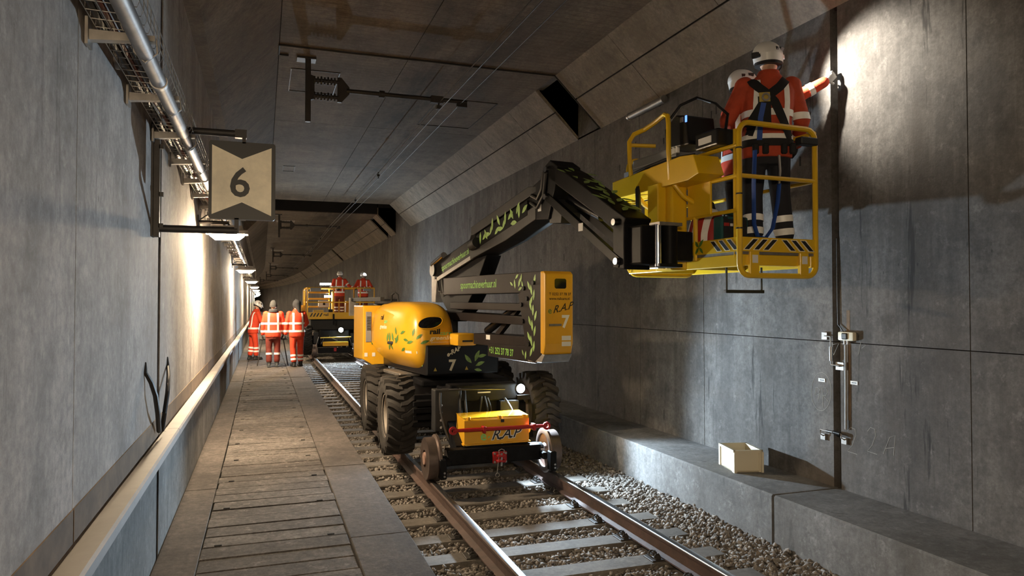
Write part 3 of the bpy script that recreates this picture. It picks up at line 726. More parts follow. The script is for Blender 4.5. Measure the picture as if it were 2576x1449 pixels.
b = MB(SM2); b.cyl(wallp(2080, 1084, .05), wallp(2096, 1087, .05), .016); b.build('cylinder_body', 'chrome', s2, True)
b = MB(SM2); b.cyl(wallp(2097, 1087, .05), wallp(2114, 1092, .05), .017); b.build('cylinder_sleeve', 'black_gloss', s2, True)
b = MB(SM2); b.box(wallp(2072, 1098, .012), (.024, .06, .06)); b.tube([wallp(2072, 1096, .02), wallp(2064, 1092, .05), wallp(2064, 1080, .05), wallp(2076, 1084, .05)], .006, 6); b.build('mount_block', 'galv_dull', s2)
b = MB(SM2); b.box(wallp(2125, 1109, .012), (.024, .065, .06)); b.tube([wallp(2125, 1107, .02), wallp(2116, 1102, .05), c], .006, 6); b.build('mount_block', 'galv_dull', s2)
for (u, v, lab) in ((2068, 956, 'small white label plate inside the chalk oval'), (2149, 963, 'small white label plate near the conduit')):
    org = wallp(u, v); t = thing('label_plate', lab, 'label', org)
    MB().bx(-.006, 0, -.045, .045, -.017, .017).build('plate', 'paper', t)
    for k in range(3): MB().bx(-.0075, -.006, -.03+.02*k, -.016+.02*k, -.006, .006).build('print', 'black_print', t)
# chalk marks and stains with a shape of their own
def chalk(pix, r=.0028):
    MB().tube([wallp(u, v, .001) for u, v in pix], r, 4, ry=.0012).build('chalk_mark', 'chalk', wr)
chalk([(2066+25*math.cos(a_), 985+48*math.sin(a_)) for a_ in [2*PI*i/28 for i in range(29)]])
chalk([(2052, 975), (2052, 995), (2060, 992), (2063, 983), (2058, 974), (2052, 975)]); chalk([(2064, 974), (2058, 1010)]); chalk([(2070, 1025), (2069, 974), (2078, 976), (2082, 986), (2077, 995), (2070, 994), (2084, 1010)])
chalk([(2094, 867), (2110, 864), (2097, 893), (2094, 884)]); chalk([(2159, 892), (2166, 860), (2178, 868), (2168, 876)])
for cx in (2142, 2192):
    chalk([(cx-10, 1085), (cx-2, 1075), (cx+9, 1080), (cx+11, 1095), (cx+2, 1120), (cx-10, 1135), (cx+14, 1143)])
chalk([(2222, 1142), (2238, 1100), (2252, 1095), (2248, 1146)]); chalk([(2226, 1128), (2250, 1126)])
MB().bx(XR-.002, XR, 5.40, 5.44, .95, 2.0).build('rust_streak', 'brown_band', wr)
for k in range(46):               # tie marks left by the formwork
    y_ = random.choice([random.uniform(30, 66), random.uniform(9, 26), random.uniform(5, 9)]); z_ = random.choice([4.45, 4.1, 3.6, 3.0]) + random.uniform(-.12, .12)
    MB().bx(XR-.0015, XR+.002, y_-.012, y_+.012, z_-random.uniform(.03, .09), z_+.04).build('tie_mark', 'joint', wr)

# storage crate on the bench
org = at(1884, 1183, Z=.27); org.x -= .02
cr = thing('storage_crate', 'cream plastic open storage crate standing on the concrete bench', 'crate', (org.x, org.y+.12, .27), math.radians(-14))
b = MB(); w, d, h, t_ = .15, .20, .235, .012
b.bx(-w, w, -d, d, 0, .014); b.bx(-w, -w+t_, -d, d, 0, h); b.bx(w-t_, w, -d, d, 0, h); b.bx(-w, w, -d, -d+t_, 0, h); b.bx(-w, w, d-t_, d, 0, h); b.build('crate_body', 'crate_plastic', cr)
b = MB()
for (x0, x1, y0, y1) in ((-w-.012, -w+.008, -d-.012, d+.012), (w-.008, w+.012, -d-.012, d+.012), (-w-.012, w+.012, -d-.012, -d+.008), (-w-.012, w+.012, d-.008, d+.012)): b.bx(x0, x1, y0, y1, h-.028, h)
b.build('rim', 'crate_plastic', cr)
for sx in (-1, 1):
    for sy in (-1, 1):
        b = MB(); b.bx(sx*w-.012, sx*w+.012, sy*d-.03, sy*d+.008 if sy > 0 else sy*d+.03, .0, h-.02); b.bx(sx*w-.03 if sx > 0 else sx*w-.008, sx*w+.008 if sx > 0 else sx*w+.03, sy*d-.010, sy*d+.010, 0, h-.02)
        b.build('corner_rib', 'crate_plastic', cr)
# ================================================================ road-rail access platform with jointed boom
MT = Vector((2.66, 10.5, 0)); HD = math.radians(172)
FV = Vector((math.sin(HD), math.cos(HD), 0)); LV = Vector((-math.cos(HD), math.sin(HD), 0))
TB = Matrix(((FV.x, LV.x, 0, 0), (FV.y, LV.y, 0, 0), (0, 0, 1, 0), (0, 0, 0, 1)))      # (s, t, z) -> machine frame
def tb(s, t, z): return TB @ Vector((s, t, z))
mc = thing('access_platform', 'yellow and black road rail boom lift with raised work cage', 'boom lift', MT)
def loc(u, v, Y): return at(u, v, Y=Y) - MT

def make_wheel(name='wheel'):
    """rubber tyre with chevron lugs; axle along x, outer side at -x"""
    R_, w = .52, .185
    b = MB(); b.lathe([(.27, -.13), (.30, -.165), (.40, -.19), (.455, -.18), (.478, -.12), (.482, 0), (.478, .12), (.455, .18), (.40, .19), (.30, .165), (.27, .13), (.27, -.13)], (0, 0, 0), 'x', 44)
    nl = 21
    for side in (-1, 1):
        for j in range(nl):
            th0 = 2*PI*(j+(.5 if side > 0 else 0))/nl; vs = []; fs = []
            prof = [(.192, .425, .455, 0), (.186, .455, .512, .02), (.13, .47, .522, .07), (.06, .475, .524, .17), (-.02, .475, .522, .20)]
            for (wd, r0, r1, dt) in prof:
                for (r, ht) in ((r0, .075), (r1, .055), (r1, -.055), (r0, -.075)):
                    a = th0+dt+ht*(1.0 if wd > .0 else .8); vs.append((side*wd, r*math.cos(a), r*math.sin(a)))
            for i in range(4):
                for k in range(4): fs.append((i*4+k, i*4+(k+1) % 4, i*4+4+(k+1) % 4, i*4+4+k))
            fs += [(3, 2, 1, 0), (16, 17, 18, 19)]; b.add(vs, fs)
    ty = b.mesh('tyre')
    b = MB(); b.lathe([(.275, -.145), (.292, -.15), (.292, -.135), (.262, -.12), (.25, -.06), (.21, -.035), (.12, -.05), (.11, -.10), (.06, -.105), (.001, -.105)], (0, 0, 0), 'x', 32)
    b.lathe([(.275, .145), (.262, .12), (.25, .02), (.001, .02)], (0, 0, 0), 'x', 24)
    ri = b.mesh('rim'); b = MB()
    for k in range(8): a = PI/4*k; b.cyl((-.055, .165*math.cos(a), .165*math.sin(a)), (-.035, .165*math.cos(a), .165*math.sin(a)), .016, n=6)
    nu = b.mesh('wheel_nuts'); return ty, ri, nu
TY, RI, NU = make_wheel()
def place_wheel(parent, p, flip, scale=1.0, rot=0.0):
    o = link('tyre', TY, 'rubber', parent, 30); o.location = p; o.rotation_euler = (rot, 0, PI if flip else 0); o.scale = (scale,)*3
    r = link('rim', RI, 'rim', o, 40); n = link('wheel_nuts', NU, 'steel', o); n['kind'] = 'stuff'; return o
for (x, y_, fl_) in ((-.96, -.90, False), (-.96, .98, False), (1.04, -.90, True), (1.04, .98, True)): place_wheel(mc, (x, y_, .575), fl_, rot=random.uniform(0, 1))
# rail wheels
def rail_wheel_mesh():
    b = MB(); b.lathe([(.10, -.075), (.205, -.06), (.232, -.07), (.245, -.07), (.245, .035), (.275, .05), (.275, .075), (.24, .088), (.205, .085), (.20, .06), (.10, .05), (.08, .09), (.001, .09)], (0, 0, 0), 'x', 40)
    d = MB(); d.lathe([(.001, -.085), (.07, -.085), (.08, -.05), (.12, -.04), (.222, -.055)], (0, 0, 0), 'x', 40)
    d.lathe([(.198, .064), (.10, .054)], (0, 0, 0), 'x', 40)
    return b.mesh('rail_wheel'), d.mesh('wheel_disc')
RW, RD = rail_wheel_mesh()
def place_rail_wheel(parent, p, flip):
    o = link('rail_wheel', RW, 'rail_wheel', parent, 35); o.location = p; o.rotation_euler = (0, 0, PI if flip else 0); link('wheel_disc', RD, 'rail_wheel_disc', o, 35)
for y_ in (-2.2, 2.15):
    place_rail_wheel(mc, (TX-.752-MT.x, y_, .246), False); place_rail_wheel(mc, (TX+.752-MT.x, y_, .246), True)
# chassis
MB().bx(-.42, .42, -1.5, 1.5, .52, .95, .02).bx(-.62, .62, -.95, 1.05, .93, 1.02, .02).build('chassis_frame', 'chassis_black', mc)
for y_ in (-.9, .98):
    MB().bx(-.80, .86, y_-.11, y_+.11, .47, .68, .03).build('axle', 'chassis_black', mc)
    for sx in (-.72, .78): MB().cyl((sx-.05, y_, .575), (sx+.05, y_, .575), .15, n=18).build('hub_motor', 'chassis_black', mc, 40)
for y_, s_ in ((-2.2, -1), (2.15, 1)):
    MB().bx(-.60, .58, y_-.09, y_+.09, .15, .34, .02).build('rail_axle_beam', 'chassis_black', mc)
    for sx in (-.60, .50): MB().cyl((sx, y_, .246), (sx+.12, y_, .246), .085, n=16).build('rail_axle_hub', 'steel', mc, 40)
    for sx in (-.40, .40): MB().prism([(y_-s_*.05, .18), (y_-s_*.05, .36), (s_*1.2, .86), (s_*1.2, .56)], sx-.06, sx+.06, 'yz').build('swing_arm', 'chassis_black', mc)
for sx in (-.56, .36): MB().cyl((sx, -2.18, .24), (sx+.26, -2.18, .24), .105, n=18).build('drive_motor', 'chassis_black', mc, 40)
for sx in (-.70, .66): MB().bx(sx-.04, sx+.04, -2.50, -2.38, .05, .28, .01).build('rail_guard', 'chassis_black', mc)
for sx in (-.62, .58): MB().bx(sx-.03, sx+.03, -2.42, -2.2, .18, .26, .01).build('rail_guard_arm', 'chassis_black', mc)
for sx in (-.70, .66):
    for zz in (.09, .13): MB().cyl((sx+.01, -2.515, zz), (sx+.01, -2.5, zz), .012, n=8).build('bolt', 'steel', mc)
# equipment between the wheels
MB().bx(-.62, -.30, -1.72, -1.50, .46, .98, .015).build('valve_box', 'black_matte', mc)
for k in range(5): MB().bx(-.84, -.60, -1.42-.02*k, -1.36-.02*k, .48+.09*k, .54+.09*k, .005).build('step_bar', 'chassis_black', mc)
MB().bx(-.40, .52, -1.60, -1.35, .80, 1.02, .02).build('front_crossmember', 'chassis_black', mc)
MB().bx(-.16, .24, -1.48, -1.44, .48, .82).build('inner_panel', 'yellow', mc)
MB().bx(.26, .52, -1.66, -1.42, .42, .80, .02).build('pump_unit', 'black_matte', mc)
q = loc(1104, 990, 8.95); MB().box(q, (.075, .05, .14), None, .008).build('tail_lamp', 'black_gloss', mc); MB().box(q+Vector((0, -.028, .03)), (.04, .01, .04)).build('lamp_lens', 'paper', mc); MB().box(q+Vector((0, -.028, -.045)), (.06, .01, .02)).build('lamp_lens', 'red_paint', mc)
for (a, b_, c, r) in (((-.28, -1.66, .98), (-.34, -1.86, .70), (-.26, -1.80, .40), .016), ((-.22, -1.66, .95), (-.27, -1.9, .66), (-.2, -1.84, .42), .014), ((.02, -1.6, .86), (.0, -1.66, .7), (-.04, -1.52, .5), .017), ((.06, -1.6, .86), (.1, -1.68, .68), (.12, -1.54, .5), .015), ((.10, -1.6, .84), (.16, -1.64, .7), (.18, -1.52, .52), .013), ((.3, -1.7, .84), (.42, -1.86, .66), (.4, -1.84, .4), .016), ((-.56, -1.76, .95), (-.6, -1.82, .7), (-.5, -1.95, .4), .015), ((-.45, -1.74, .98), (-.2, -1.9, 1.0), (.3, -1.72, .96), .012)):
    A, B, C = Vector(a), Vector(b_), Vector(c); MB().tube([A*(1-t)**2+B*2*t*(1-t)+C*t*t for t in [i/10 for i in range(11)]], r, 8).build('hose', 'cable', mc, True)
for k in range(4): MB().cyl((-.56, -1.78, .52+.09*k), (-.54, -1.74, .52+.09*k), .014, n=8).build('hose_fitting', 'galv', mc)
for k in range(2): MB().bx(-.03, .14, -1.612, -1.60, .905+.04*k, .923+.04*k).build('data_plate', 'paper', mc)
# front box with lid, lettering, tow bar and coupling
bx0, bx1 = loc(1168, 1118, 8.3).x, loc(1331, 1105, 8.3).x
fb = MB().prism([(-2.2, .375), (-2.2, .655), (-2.17, .675), (-1.84, .69), (-1.82, .375)], bx0, bx1, 'yz').build('front_box', 'yellow', mc, bevel=.006)
MB().add([(bx0-.004, -2.165, .6775), (bx1+.004, -2.165, .6775), (bx1+.004, -1.82, .692), (bx0-.004, -1.82, .692), (bx0-.004, -2.165, .685), (bx1+.004, -2.165, .685), (bx1+.004, -1.82, .6995), (bx0-.004, -1.82, .6995)], [(3, 2, 1, 0), (4, 5, 6, 7), (0, 1, 5, 4), (1, 2, 6, 5), (2, 3, 7, 6), (3, 0, 4, 7)]).build('box_lid', 'yellow_lid', fb)
for x in (bx0+.06, bx0+.45, bx1-.06): MB().bx(x-.02, x+.02, -2.2, -2.15, .665, .70, .006).build('lid_catch', 'yellow', fb)
MB().bx(bx0+.46, bx0+.50, -2.212, -2.2, .62, .655).build('latch', 'black_matte', fb)
MB().bx(bx0-.015, bx1+.015, -2.215, -1.80, .362, .378).build('box_base', 'yellow', fb)
decal('lettering', text_mesh('e', .16, bold=.002), (bx0+.20, -2.2, .415), (1, 0, 0), (0, 0, 1), 'mint_print', fb)
decal('lettering', text_mesh('R.A.P', .17, shear=.45, bold=.010, spacing=.95), (bx0+.335, -2.2, .415), (1, 0, .05), (-.05, 0, 1), 'white_print', fb)
decal('lettering', text_mesh('R.A.P', .17, shear=.45, bold=.001, spacing=.95), (bx0+.335, -2.2, .415), (1, 0, .05), (-.05, 0, 1), 'black_print', fb, .006)
decal('leaf_print', leaves2d([(bx0+.29-bx0, .04, .045, 35)]), (bx0, -2.2, .395), (1, 0, 0), (0, 0, 1), 'mint_print', fb)
a = loc(1140, 1084, 8.2); c = loc(1375, 1071, 8.2)
d = (c-a).normalized(); tw = MB().tube([a, a+d*.05, a+d*.18, c-d*.18, c-d*.05, c], [.016, .02, .024, .024, .02, .016], 12).build('tow_bar', 'red_paint', mc, True)
for p in (a, c): MB().lathe([(.022, -.013), (.048, -.013), (.048, .013), (.022, .013), (.022, -.013)], p, 'y', 24).build('tow_eye', 'red_paint', tw, 40)
for k in (.32, .86):
    p = a.lerp(c, k); MB().bx(p.x-.018, p.x+.018, p.y-.035, p.y+.07, p.z-.045, p.z+.035, .006).build('bar_bracket', 'red_paint', tw)
q = loc(1257, 1150, 8.18)
cpl = MB().box(q, (.18, .03, .14), None, .01).box(q+Vector((0, -.05, .03)), (.10, .10, .02), None, .004).box(q+Vector((0, -.05, -.03)), (.10, .10, .02), None, .004).build('coupling', 'red_paint', mc)
MB().cyl(q+Vector((0, -.07, -.09)), q+Vector((0, -.07, .06)), .013).build('coupling_pin', 'steel', cpl, 40)
MB().tube([q+Vector((-.03, -.07, .06)), q+Vector((-.035, -.07, .095)), q+Vector((0, -.07, .11)), q+Vector((.035, -.07, .095)), q+Vector((.03, -.07, .06))], .006, 8).build('pin_loop', 'galv', cpl, True)
for sx in (-.07, .07):
    for sz in (-.05, .05): MB().cyl(q+Vector((sx, -.03, sz)), q+Vector((sx, -.012, sz)), .014, n=6).build('bolt', 'galv', cpl)
cm = MB()
for k in range(13): cm.ell(q+Vector((-.035-.002*k, -.085, .05-.018*k)), (.006, .005, .010), 6, 4)
cm.build('chain', 'galv', cpl)['kind'] = 'stuff'
MB().tube([q+Vector((-.055+.024*math.cos(t), -.085, -.19+.024*math.sin(t))) for t in [i*PI/6 for i in range(12)]], .004, 6, closed=True).build('split_ring', 'galv', cpl, True)
MB().lathe([(.018, -.012), (.06, -.012), (.06, .012), (.018, .012), (.018, -.012)], (bx1+.05, -1.95, .47), 'y', 20).build('lifting_eye', 'yellow', mc, 40)
# head lamps
for (u, v, Y, pw) in ((1312, 978, 8.86, 1.0),):
    p = loc(u, v, Y); h = MB().cyl(p+Vector((0, .03, 0)), p+Vector((0, .10, 0)), .062, .045, n=20).bx(p.x-.012, p.x+.012, p.y+.05, p.y+.09, p.z-.12, p.z-.04).build('head_lamp', 'black_matte', mc, 40)
    MB().ell(p+Vector((0, .03, 0)), (.055, .02, .055), 16, 8).build('lamp_lens', 'head_lens', h, True)
    L_ = light('head_lamp_beam', 'SPOT', p+Vector((0, -.03, 0)), HEAD*pw, COOL, mc, spot_size=math.radians(150), spot_blend=.45, shadow_soft_size=.04); aim(L_, (0.05, -1, -.12))
MB().bx(.50, .68, -1.64, -1.58, .80, .86).build('lamp_bracket', 'chassis_black', mc)

# turret -----------------------------------------------------------------
MB().lathe([(.001, 1.02), (.52, 1.02), (.52, 1.1), (.001, 1.1)], (0, 0, 0), 'z', 36).build('slew_ring', 'chassis_black', mc, 40)
blk = MB(TB).bx(-1.0, .95, -.72, .36, 1.09, 1.50, .02).build('turret_base', 'black_gloss', mc)
def face_pt(t, z, s=.95): return tb(s, t, z)
decal('lettering', text_mesh('7', .20, bold=.008), face_pt(-.40, 1.155), LV, (0, 0, 1), 'cream_print', blk)
decal('lettering', text_mesh('e-RAP', .085, shear=.3, bold=.003), face_pt(-.42, 1.335), LV*math.cos(.45)+Vector((0, 0, math.sin(.45))), LV*-math.sin(.45)+Vector((0, 0, math.cos(.45))), 'cream_print', blk)
decal('leaf_print', leaves2d([(-.06, 1.24, .16, 130), (-.01, 1.26, .17, 65), (.03, 1.32, .14, 10), (0, 1.2, .15, 20), (-.02, 1.15, .12, 200+150)]), tb(.95, 0, 0), LV, (0, 0, 1), 'leaf_light', blk)
decal('leaf_print', leaves2d([(0, 1.2, .2, 80), (.05, 1.32, .16, 60)]), tb(.95-.16, -.72, 0), FV, (0, 0, 1), 'leaf_light', blk)
for t in (-.62, -.16): decal('warning_mark', ([(0, 0), (.05, 0), (.025, .05)], [(0, 1, 2)]), face_pt(t, 1.15), LV, (0, 0, 1), 'gold_plastic', blk)

def cowl_mesh():
    b = MB(); nu, nv = 56, 40; e1, e2 = .50, .42; pw = lambda x, k: math.copysign(abs(x)**k, x); vs = []; fs = []
    for i in range(nv+1):
        ph = -PI/2 + PI*i/nv
        for j in range(nu):
            th = 2*PI*j/nu; z = pw(math.sin(ph), e1); cr_ = pw(math.cos(ph), e1 if z > 0 else .55)
            s_ = 1.08*cr_*pw(math.cos(th), e2); t_ = .37*cr_*pw(math.sin(th), e2)
            zz = 1.46 + (z*.63 if z > 0 else z*.40)
            if z < 0: t_ = t_*(1-.45*(-z)**1.5)+.12*(-z)**1.5; s_ = s_*(1-.22*(-z)) + .18*(-z)
            if z > 0: s_ -= .05*z; t_ = t_*(1-.12*z)
            vs.append((s_-.16, t_-.565, zz))
    for i in range(nv):
        for j in range(nu): fs.append((i*nu+j, i*nu+(j+1) % nu, (i+1)*nu+(j+1) % nu, (i+1)*nu+j))
    b.M = TB; b.add(vs, fs); return b
cw = cowl_mesh().build('cowl', 'yellow', mc, 60); CB = bvh_of(cw)
# prints and fittings pressed on the cowl (projected along its own front-left direction)
na = math.radians(38); nv_ = (FV*math.cos(na) - LV*math.sin(na)).normalized(); du_ = (LV*math.cos(na)+FV*math.sin(na)).normalized()
def onc(name, shape, s, t, z, m_, lift=.004, k=1): return decal(name, shape, tb(s, t, z), du_, (0, 0, 1), m_, cw, lift, CB)
ov = [(.13*math.copysign(abs(math.cos(a))**.75, math.cos(a)) + .03*math.sin(a), .075*math.sin(a)) for a in [2*PI*i/28 for i in range(28)]]
onc('vent_window', ([(0, 0)]+ov, [(0, i+1, (i+1) % 28+1) for i in range(28)]), .62, -.45, 1.80, 'glass_dark', .006, 2)
rim_pts = []
for x, y_ in ov:
    p = tb(.62, -.45, 1.80)+du_*x*1.04+Vector((0, 0, y_*1.06)); hit = CB.ray_cast(p+nv_*1.5, -nv_); rim_pts.append(hit[0]+hit[1]*.002 if hit[0] else p)
MB().tube(rim_pts, .008, 6, closed=True).build('window_rim', 'yellow', cw, True)
onc('lettering', text_mesh('rail', .095, bold=.004), .80, -.58, 1.65, 'black_print'); onc('lettering', text_mesh('care', .075, bold=.001), .80, -.43, 1.635, 'mint_print')
onc('lettering', text_mesh('greenline', .078, shear=.25, bold=.002), .80, -.57, 1.57, 'cream_print'); onc('lettering', text_mesh('spoormachineverhuur.nl', .024), .80, -.56, 1.53, 'white_print', k=0)
onc('leaf_print', leaves2d([(-.10, .12, .12, 20), (-.02, .05, .11, -10), (.06, .0, .12, 15), (.02, -.06, .11, -150), (-.14, .03, .11, 170), (.16, .10, .11, 75), (.22, .06, .11, 40), (-.22, -.02, .12, 60), (.28, .0, .12, 20), (-.2, .1, .12, 110)]), .30, -.68, 1.52, 'leaf_dark')
onc('leaf_print', leaves2d([(-.1, .0, .14, 80), (-.02, .0, .15, 95), (.08, .02, .14, 110), (.16, .0, .14, 70), (-.06, -.11, .11, 60), (.06, -.10, .11, 120)]), -.15, -.78, 1.50, 'leaf_dark')
na2 = math.radians(75); nv2 = (FV*math.cos(na2) - LV*math.sin(na2)).normalized(); du2 = (LV*math.cos(na2)+FV*math.sin(na2)).normalized()
for s_, z_, tx, sz, m_ in ((-.55, 1.82, 'rail', .11, 'black_print'), (-.35, 1.77, 'care', .09, 'mint_print'), (-.52, 1.69, 'greenline', .085, 'cream_print')):
    decal('lettering', text_mesh(tx, sz, bold=.002), tb(s_, -.9, z_), du2, (0, 0, 1), m_, cw, .004, CB)
onc('warning_strip', ([(0, 0), (.22, 0), (.22, .035), (0, .035)], [(0, 1, 2, 3)]), .30, -.66, 1.385, 'paper', .003, 2)
p = tb(-.05, -.8, 1.50); hit = CB.ray_cast(p+nv_*1.5, -nv_); MB().box(hit[0]+hit[1]*.01, (.12, .05, .04), Matrix.Rotation(math.atan2(du_.y, du_.x), 3, 'Z'), .01).build('handle', 'black_matte', cw)
bb = MB(TB); bb.add([(s_, t_, z_) for s_ in (-1.70, -1.14) for (t_, z_) in ((-1.01, 1.18), (-1.01, 2.03), (-.60, 2.03), (-.60, 1.02), (-.84, 1.08))], [(0, 1, 2, 3, 4), (9, 8, 7, 6, 5)]+[(i, (i+1) % 5, 5+(i+1) % 5, 5+i) for i in range(5)])
bb = bb.build('battery_box', 'yellow', mc, bevel=.015)
vn = MB(TB).bx(-1.14, -1.128, -.965, -.875, 1.45, 1.93, .004).build('vent_grille', 'grey_plastic', bb)
for k in range(9): MB(TB).bx(-1.128, -1.118, -.95, -.89, 1.64+.025*k, 1.652+.025*k).build('slat', 'black_matte', vn)
for t in (-.985, -.86): MB(TB).bx(-1.14, -1.136, t, t+.05, 1.22, 1.28).build('notice_plate', 'paper', bb)
decal('leaf_print', leaves2d([(0, 0, .12, 85), (.05, .02, .14, 100), (.02, .12, .1, 75)]), tb(-1.14, -.86, 1.40), LV, (0, 0, 1), 'leaf_dark', bb)
mb_ = MB(TB).bx(.84, 1.19, -.37, -.08, 1.49, 1.66, .045).build('side_box', 'yellow', mc, 40); MB(TB).bx(1.185, 1.196, -.30, -.15, 1.545, 1.57).build('grip_slot', 'black_matte', mb_)
tyr = MB(TB); tyr.bx(-2.3, -.5, -.92, -.86, 2.10, 2.16); tyr.bx(-2.3, -2.2, -.92, -.1, 2.10, 2.14); tyr.build('rear_guard_rail', 'black_matte', mc)
MB(TB).bx(-2.3, -2.22, -.94, -.84, 1.85, 2.16).build('guard_post', 'galv_dull', mc); MB(TB).bx(-2.0, -.9, -.6, 0, 1.9, 2.06, .02).build('rear_tray', 'black_matte', mc)
MB(TB).bx(-1.5, -.6, -.3, .4, 1.5, 1.95, .03).build('mast_housing', 'black_matte', mc)
MB(TB).tube([(-1.3, -.5, 2.06), (-1.25, -.5, 2.2), (-1.1, -.5, 2.24), (-.95, -.5, 2.2), (-.9, -.5, 2.06)], .014, 8).build('hose', 'cable', mc, True)
MB(TB).bx(-.55, .25, -.86, -.55, 1.02, 1.07, .01).build('underside_tray', 'galv_dull', mc)

# riser arms ------------------------------------------------------------
def arm(name, poly, t0, t1, m_='arm_paint', bev=.008, parent=None):
    n = len(poly); b = MB(TB)
    b.add([(s_, t0, z_) for s_, z_ in poly]+[(s_, t1, z_) for s_, z_ in poly], [tuple(range(n-1, -1, -1)), tuple(range(n, 2*n))]+[(i, (i+1) % n, n+(i+1) % n, n+i) for i in range(n)])
    return b.build(name, m_, parent or mc, bevel=bev)
la = arm('lower_riser_arm', [(1.22, 1.52), (2.9, 1.52), (2.9, 1.68), (1.22, 1.665)], -.15, .15)
lp = arm('riser_cover', [(1.72, 1.39), (2.97, 1.39), (2.97, 1.57), (1.72, 1.55)], -.175, .175)
ta = arm('upper_riser_arm', [(.1, 2.19), (3.05, 2.19), (3.05, 2.43), (.1, 2.44)], -.14, .14)
arm('riser_tie_bar', [(.4, 1.985), (2.8, 1.975), (2.8, 2.065), (.4, 2.08)], -.155, -.05); arm('riser_tie_bar', [(.4, 1.985), (2.8, 1.975), (2.8, 2.065), (.4, 2.08)], .05, .155)
arm('riser_tie_bar', [(.3, 1.83), (2.75, 1.81), (2.75, 1.91), (.3, 1.945)], -.165, -.05); arm('riser_tie_bar', [(.3, 1.83), (2.75, 1.81), (2.75, 1.91), (.3, 1.945)], .05, .165)
MB(TB).cyl((1.35, 0, 1.70), (2.2, 0, 2.02), .055).build('riser_cylinder', 'black_gloss', mc, 40); MB(TB).cyl((2.2, 0, 2.02), (2.62, 0, 2.18), .032).build('cylinder_rod', 'chrome', mc, 40)
arm('riser_strut', [(1.6, 1.66), (1.74, 1.66), (2.6, 2.18), (2.46, 2.18)], -.03, .03, 'arm_paint', .004)
for t0 in (-.18, .155):
    arm('knuckle_plate', [(2.90, 2.40), (3.13, 2.41), (3.13, 1.50), (2.97, 1.405), (2.80, 1.42), (2.74, 1.60), (2.66, 1.9), (2.56, 2.17), (2.70, 2.22)], t0, t0+.025, 'arm_paint', .004)
kc = arm('knuckle_cap', [(3.09, 1.50), (3.09, 2.425), (3.17, 2.425), (3.205, 2.39), (3.205, 1.62), (3.17, 1.50)], -.182, .182, 'yellow', .02)
arm('knuckle_base', [(2.80, 1.40), (3.12, 1.41), (3.19, 1.50), (3.0, 1.52), (2.8, 1.5)], -.178, .178, 'galv_dull', .006)
def capface(t, z): return tb(3.205, t, z)
wn = [(x, y_) for x, y_ in rrect(-.075, .075, -.055, .055, .022)]
decal('cap_window', (wn, [tuple(range(len(wn)))]), capface(.015, 2.285), LV, (0, 0, 1), 'glass_dark', kc, .003)
decal('lettering', text_mesh('T 0252 37 78 37', .042, bold=.0006), capface(-.13, 2.155), LV, (0, 0, 1), 'black_print', kc)
decal('lettering', text_mesh('www.railcare.nl', .042, bold=.0006), capface(-.13, 2.105), LV, (0, 0, 1), 'black_print', kc)
decal('lettering', text_mesh('e', .10, bold=.001), capface(-.145, 1.955), LV, (0, 0, 1), 'leaf_dark', kc)
decal('lettering', text_mesh('R.A.P', .115, shear=.4, bold=.001), capface(-.085, 1.955), LV*.97+Vector((0, 0, .2)), (0, 0, 1), 'black_print', kc)
decal('lettering', text_mesh('7', .19, bold=.007), capface(.03, 1.80), LV, (0, 0, 1), 'white_print', kc)
for z_, m_ in ((1.655, 'paper'), (1.59, 'paper')): decal('notice_plate', ([(0, 0), (.12, 0), (.12, .05), (0, .05)], [(0, 1, 2, 3)]), capface(.03, z_), LV, (0, 0, 1), m_, kc)
MB(TB).bx(3.205, 3.225, -.13, .02, 1.815, 1.84).build('step_lip', 'galv_dull', kc)
side_n = -LV
def sdec(name, shape, s, z, t, m_, par, ang=0.0): 
    return decal(name, shape, tb(s, t, z), FV*math.cos(ang)+Vector((0, 0, math.sin(ang))), FV*-math.sin(ang)+Vector((0, 0, math.cos(ang))), m_, par, .003)
sdec('lettering', text_mesh('spoormachineverhuur.nl', .15, bold=.001, width=.78), .75, 2.27, -.14, 'lime_print', ta)
sdec('leaf_print', leaves2d([(2.42, 2.24, .12, 100), (2.50, 2.26, .13, 60), (2.5, 2.22, .10, 20), (2.56, 2.32, .1, 75), (2.42, 2.36, .10, 30), (2.62, 2.24, .1, 110), (2.36, 2.28, .09, 150)]), 0, 0, -.14, 'leaf_light', ta)
sdec('lettering', text_mesh('+31 252 37 78 37', .115, bold=.002, width=.82), 1.76, 1.435, -.175, 'lime_print', lp)
sdec('leaf_print', leaves2d([(2.74, 1.42, .1, 80), (2.80, 1.43, .1, 50), (2.7, 1.46, .08, 120), (2.82, 1.5, .08, 70)]), 0, 0, -.175, 'leaf_light', lp)
sdec('notice_plate', ([(0, 0), (.12, 0), (.12, .06), (0, .06)], [(0, 1, 2, 3)]), 1.62, 1.60, -.15, 'paper', la)
lv = []
for k in range(15): lv += [(2.86+.12*((k*37) % 10)/10, 1.46+.058*k, .13, 60+70*((k*53) % 10)/10)]
sdec('leaf_print', leaves2d([(min(x_, 2.99), z_, l_, a_) for x_, z_, l_, a_ in lv]), 0, 0, -.18, 'leaf_light', kc)
for (s_, z_) in ((2.72, 2.24), (2.66, 2.05), (2.70, 1.86), (2.84, 1.6), (2.95, 2.3), (2.80, 2.12)): MB(TB).cyl((s_, -.20, z_), (s_, -.175, z_), .026, n=14).build('pivot_pin', 'black_gloss', mc, 40)

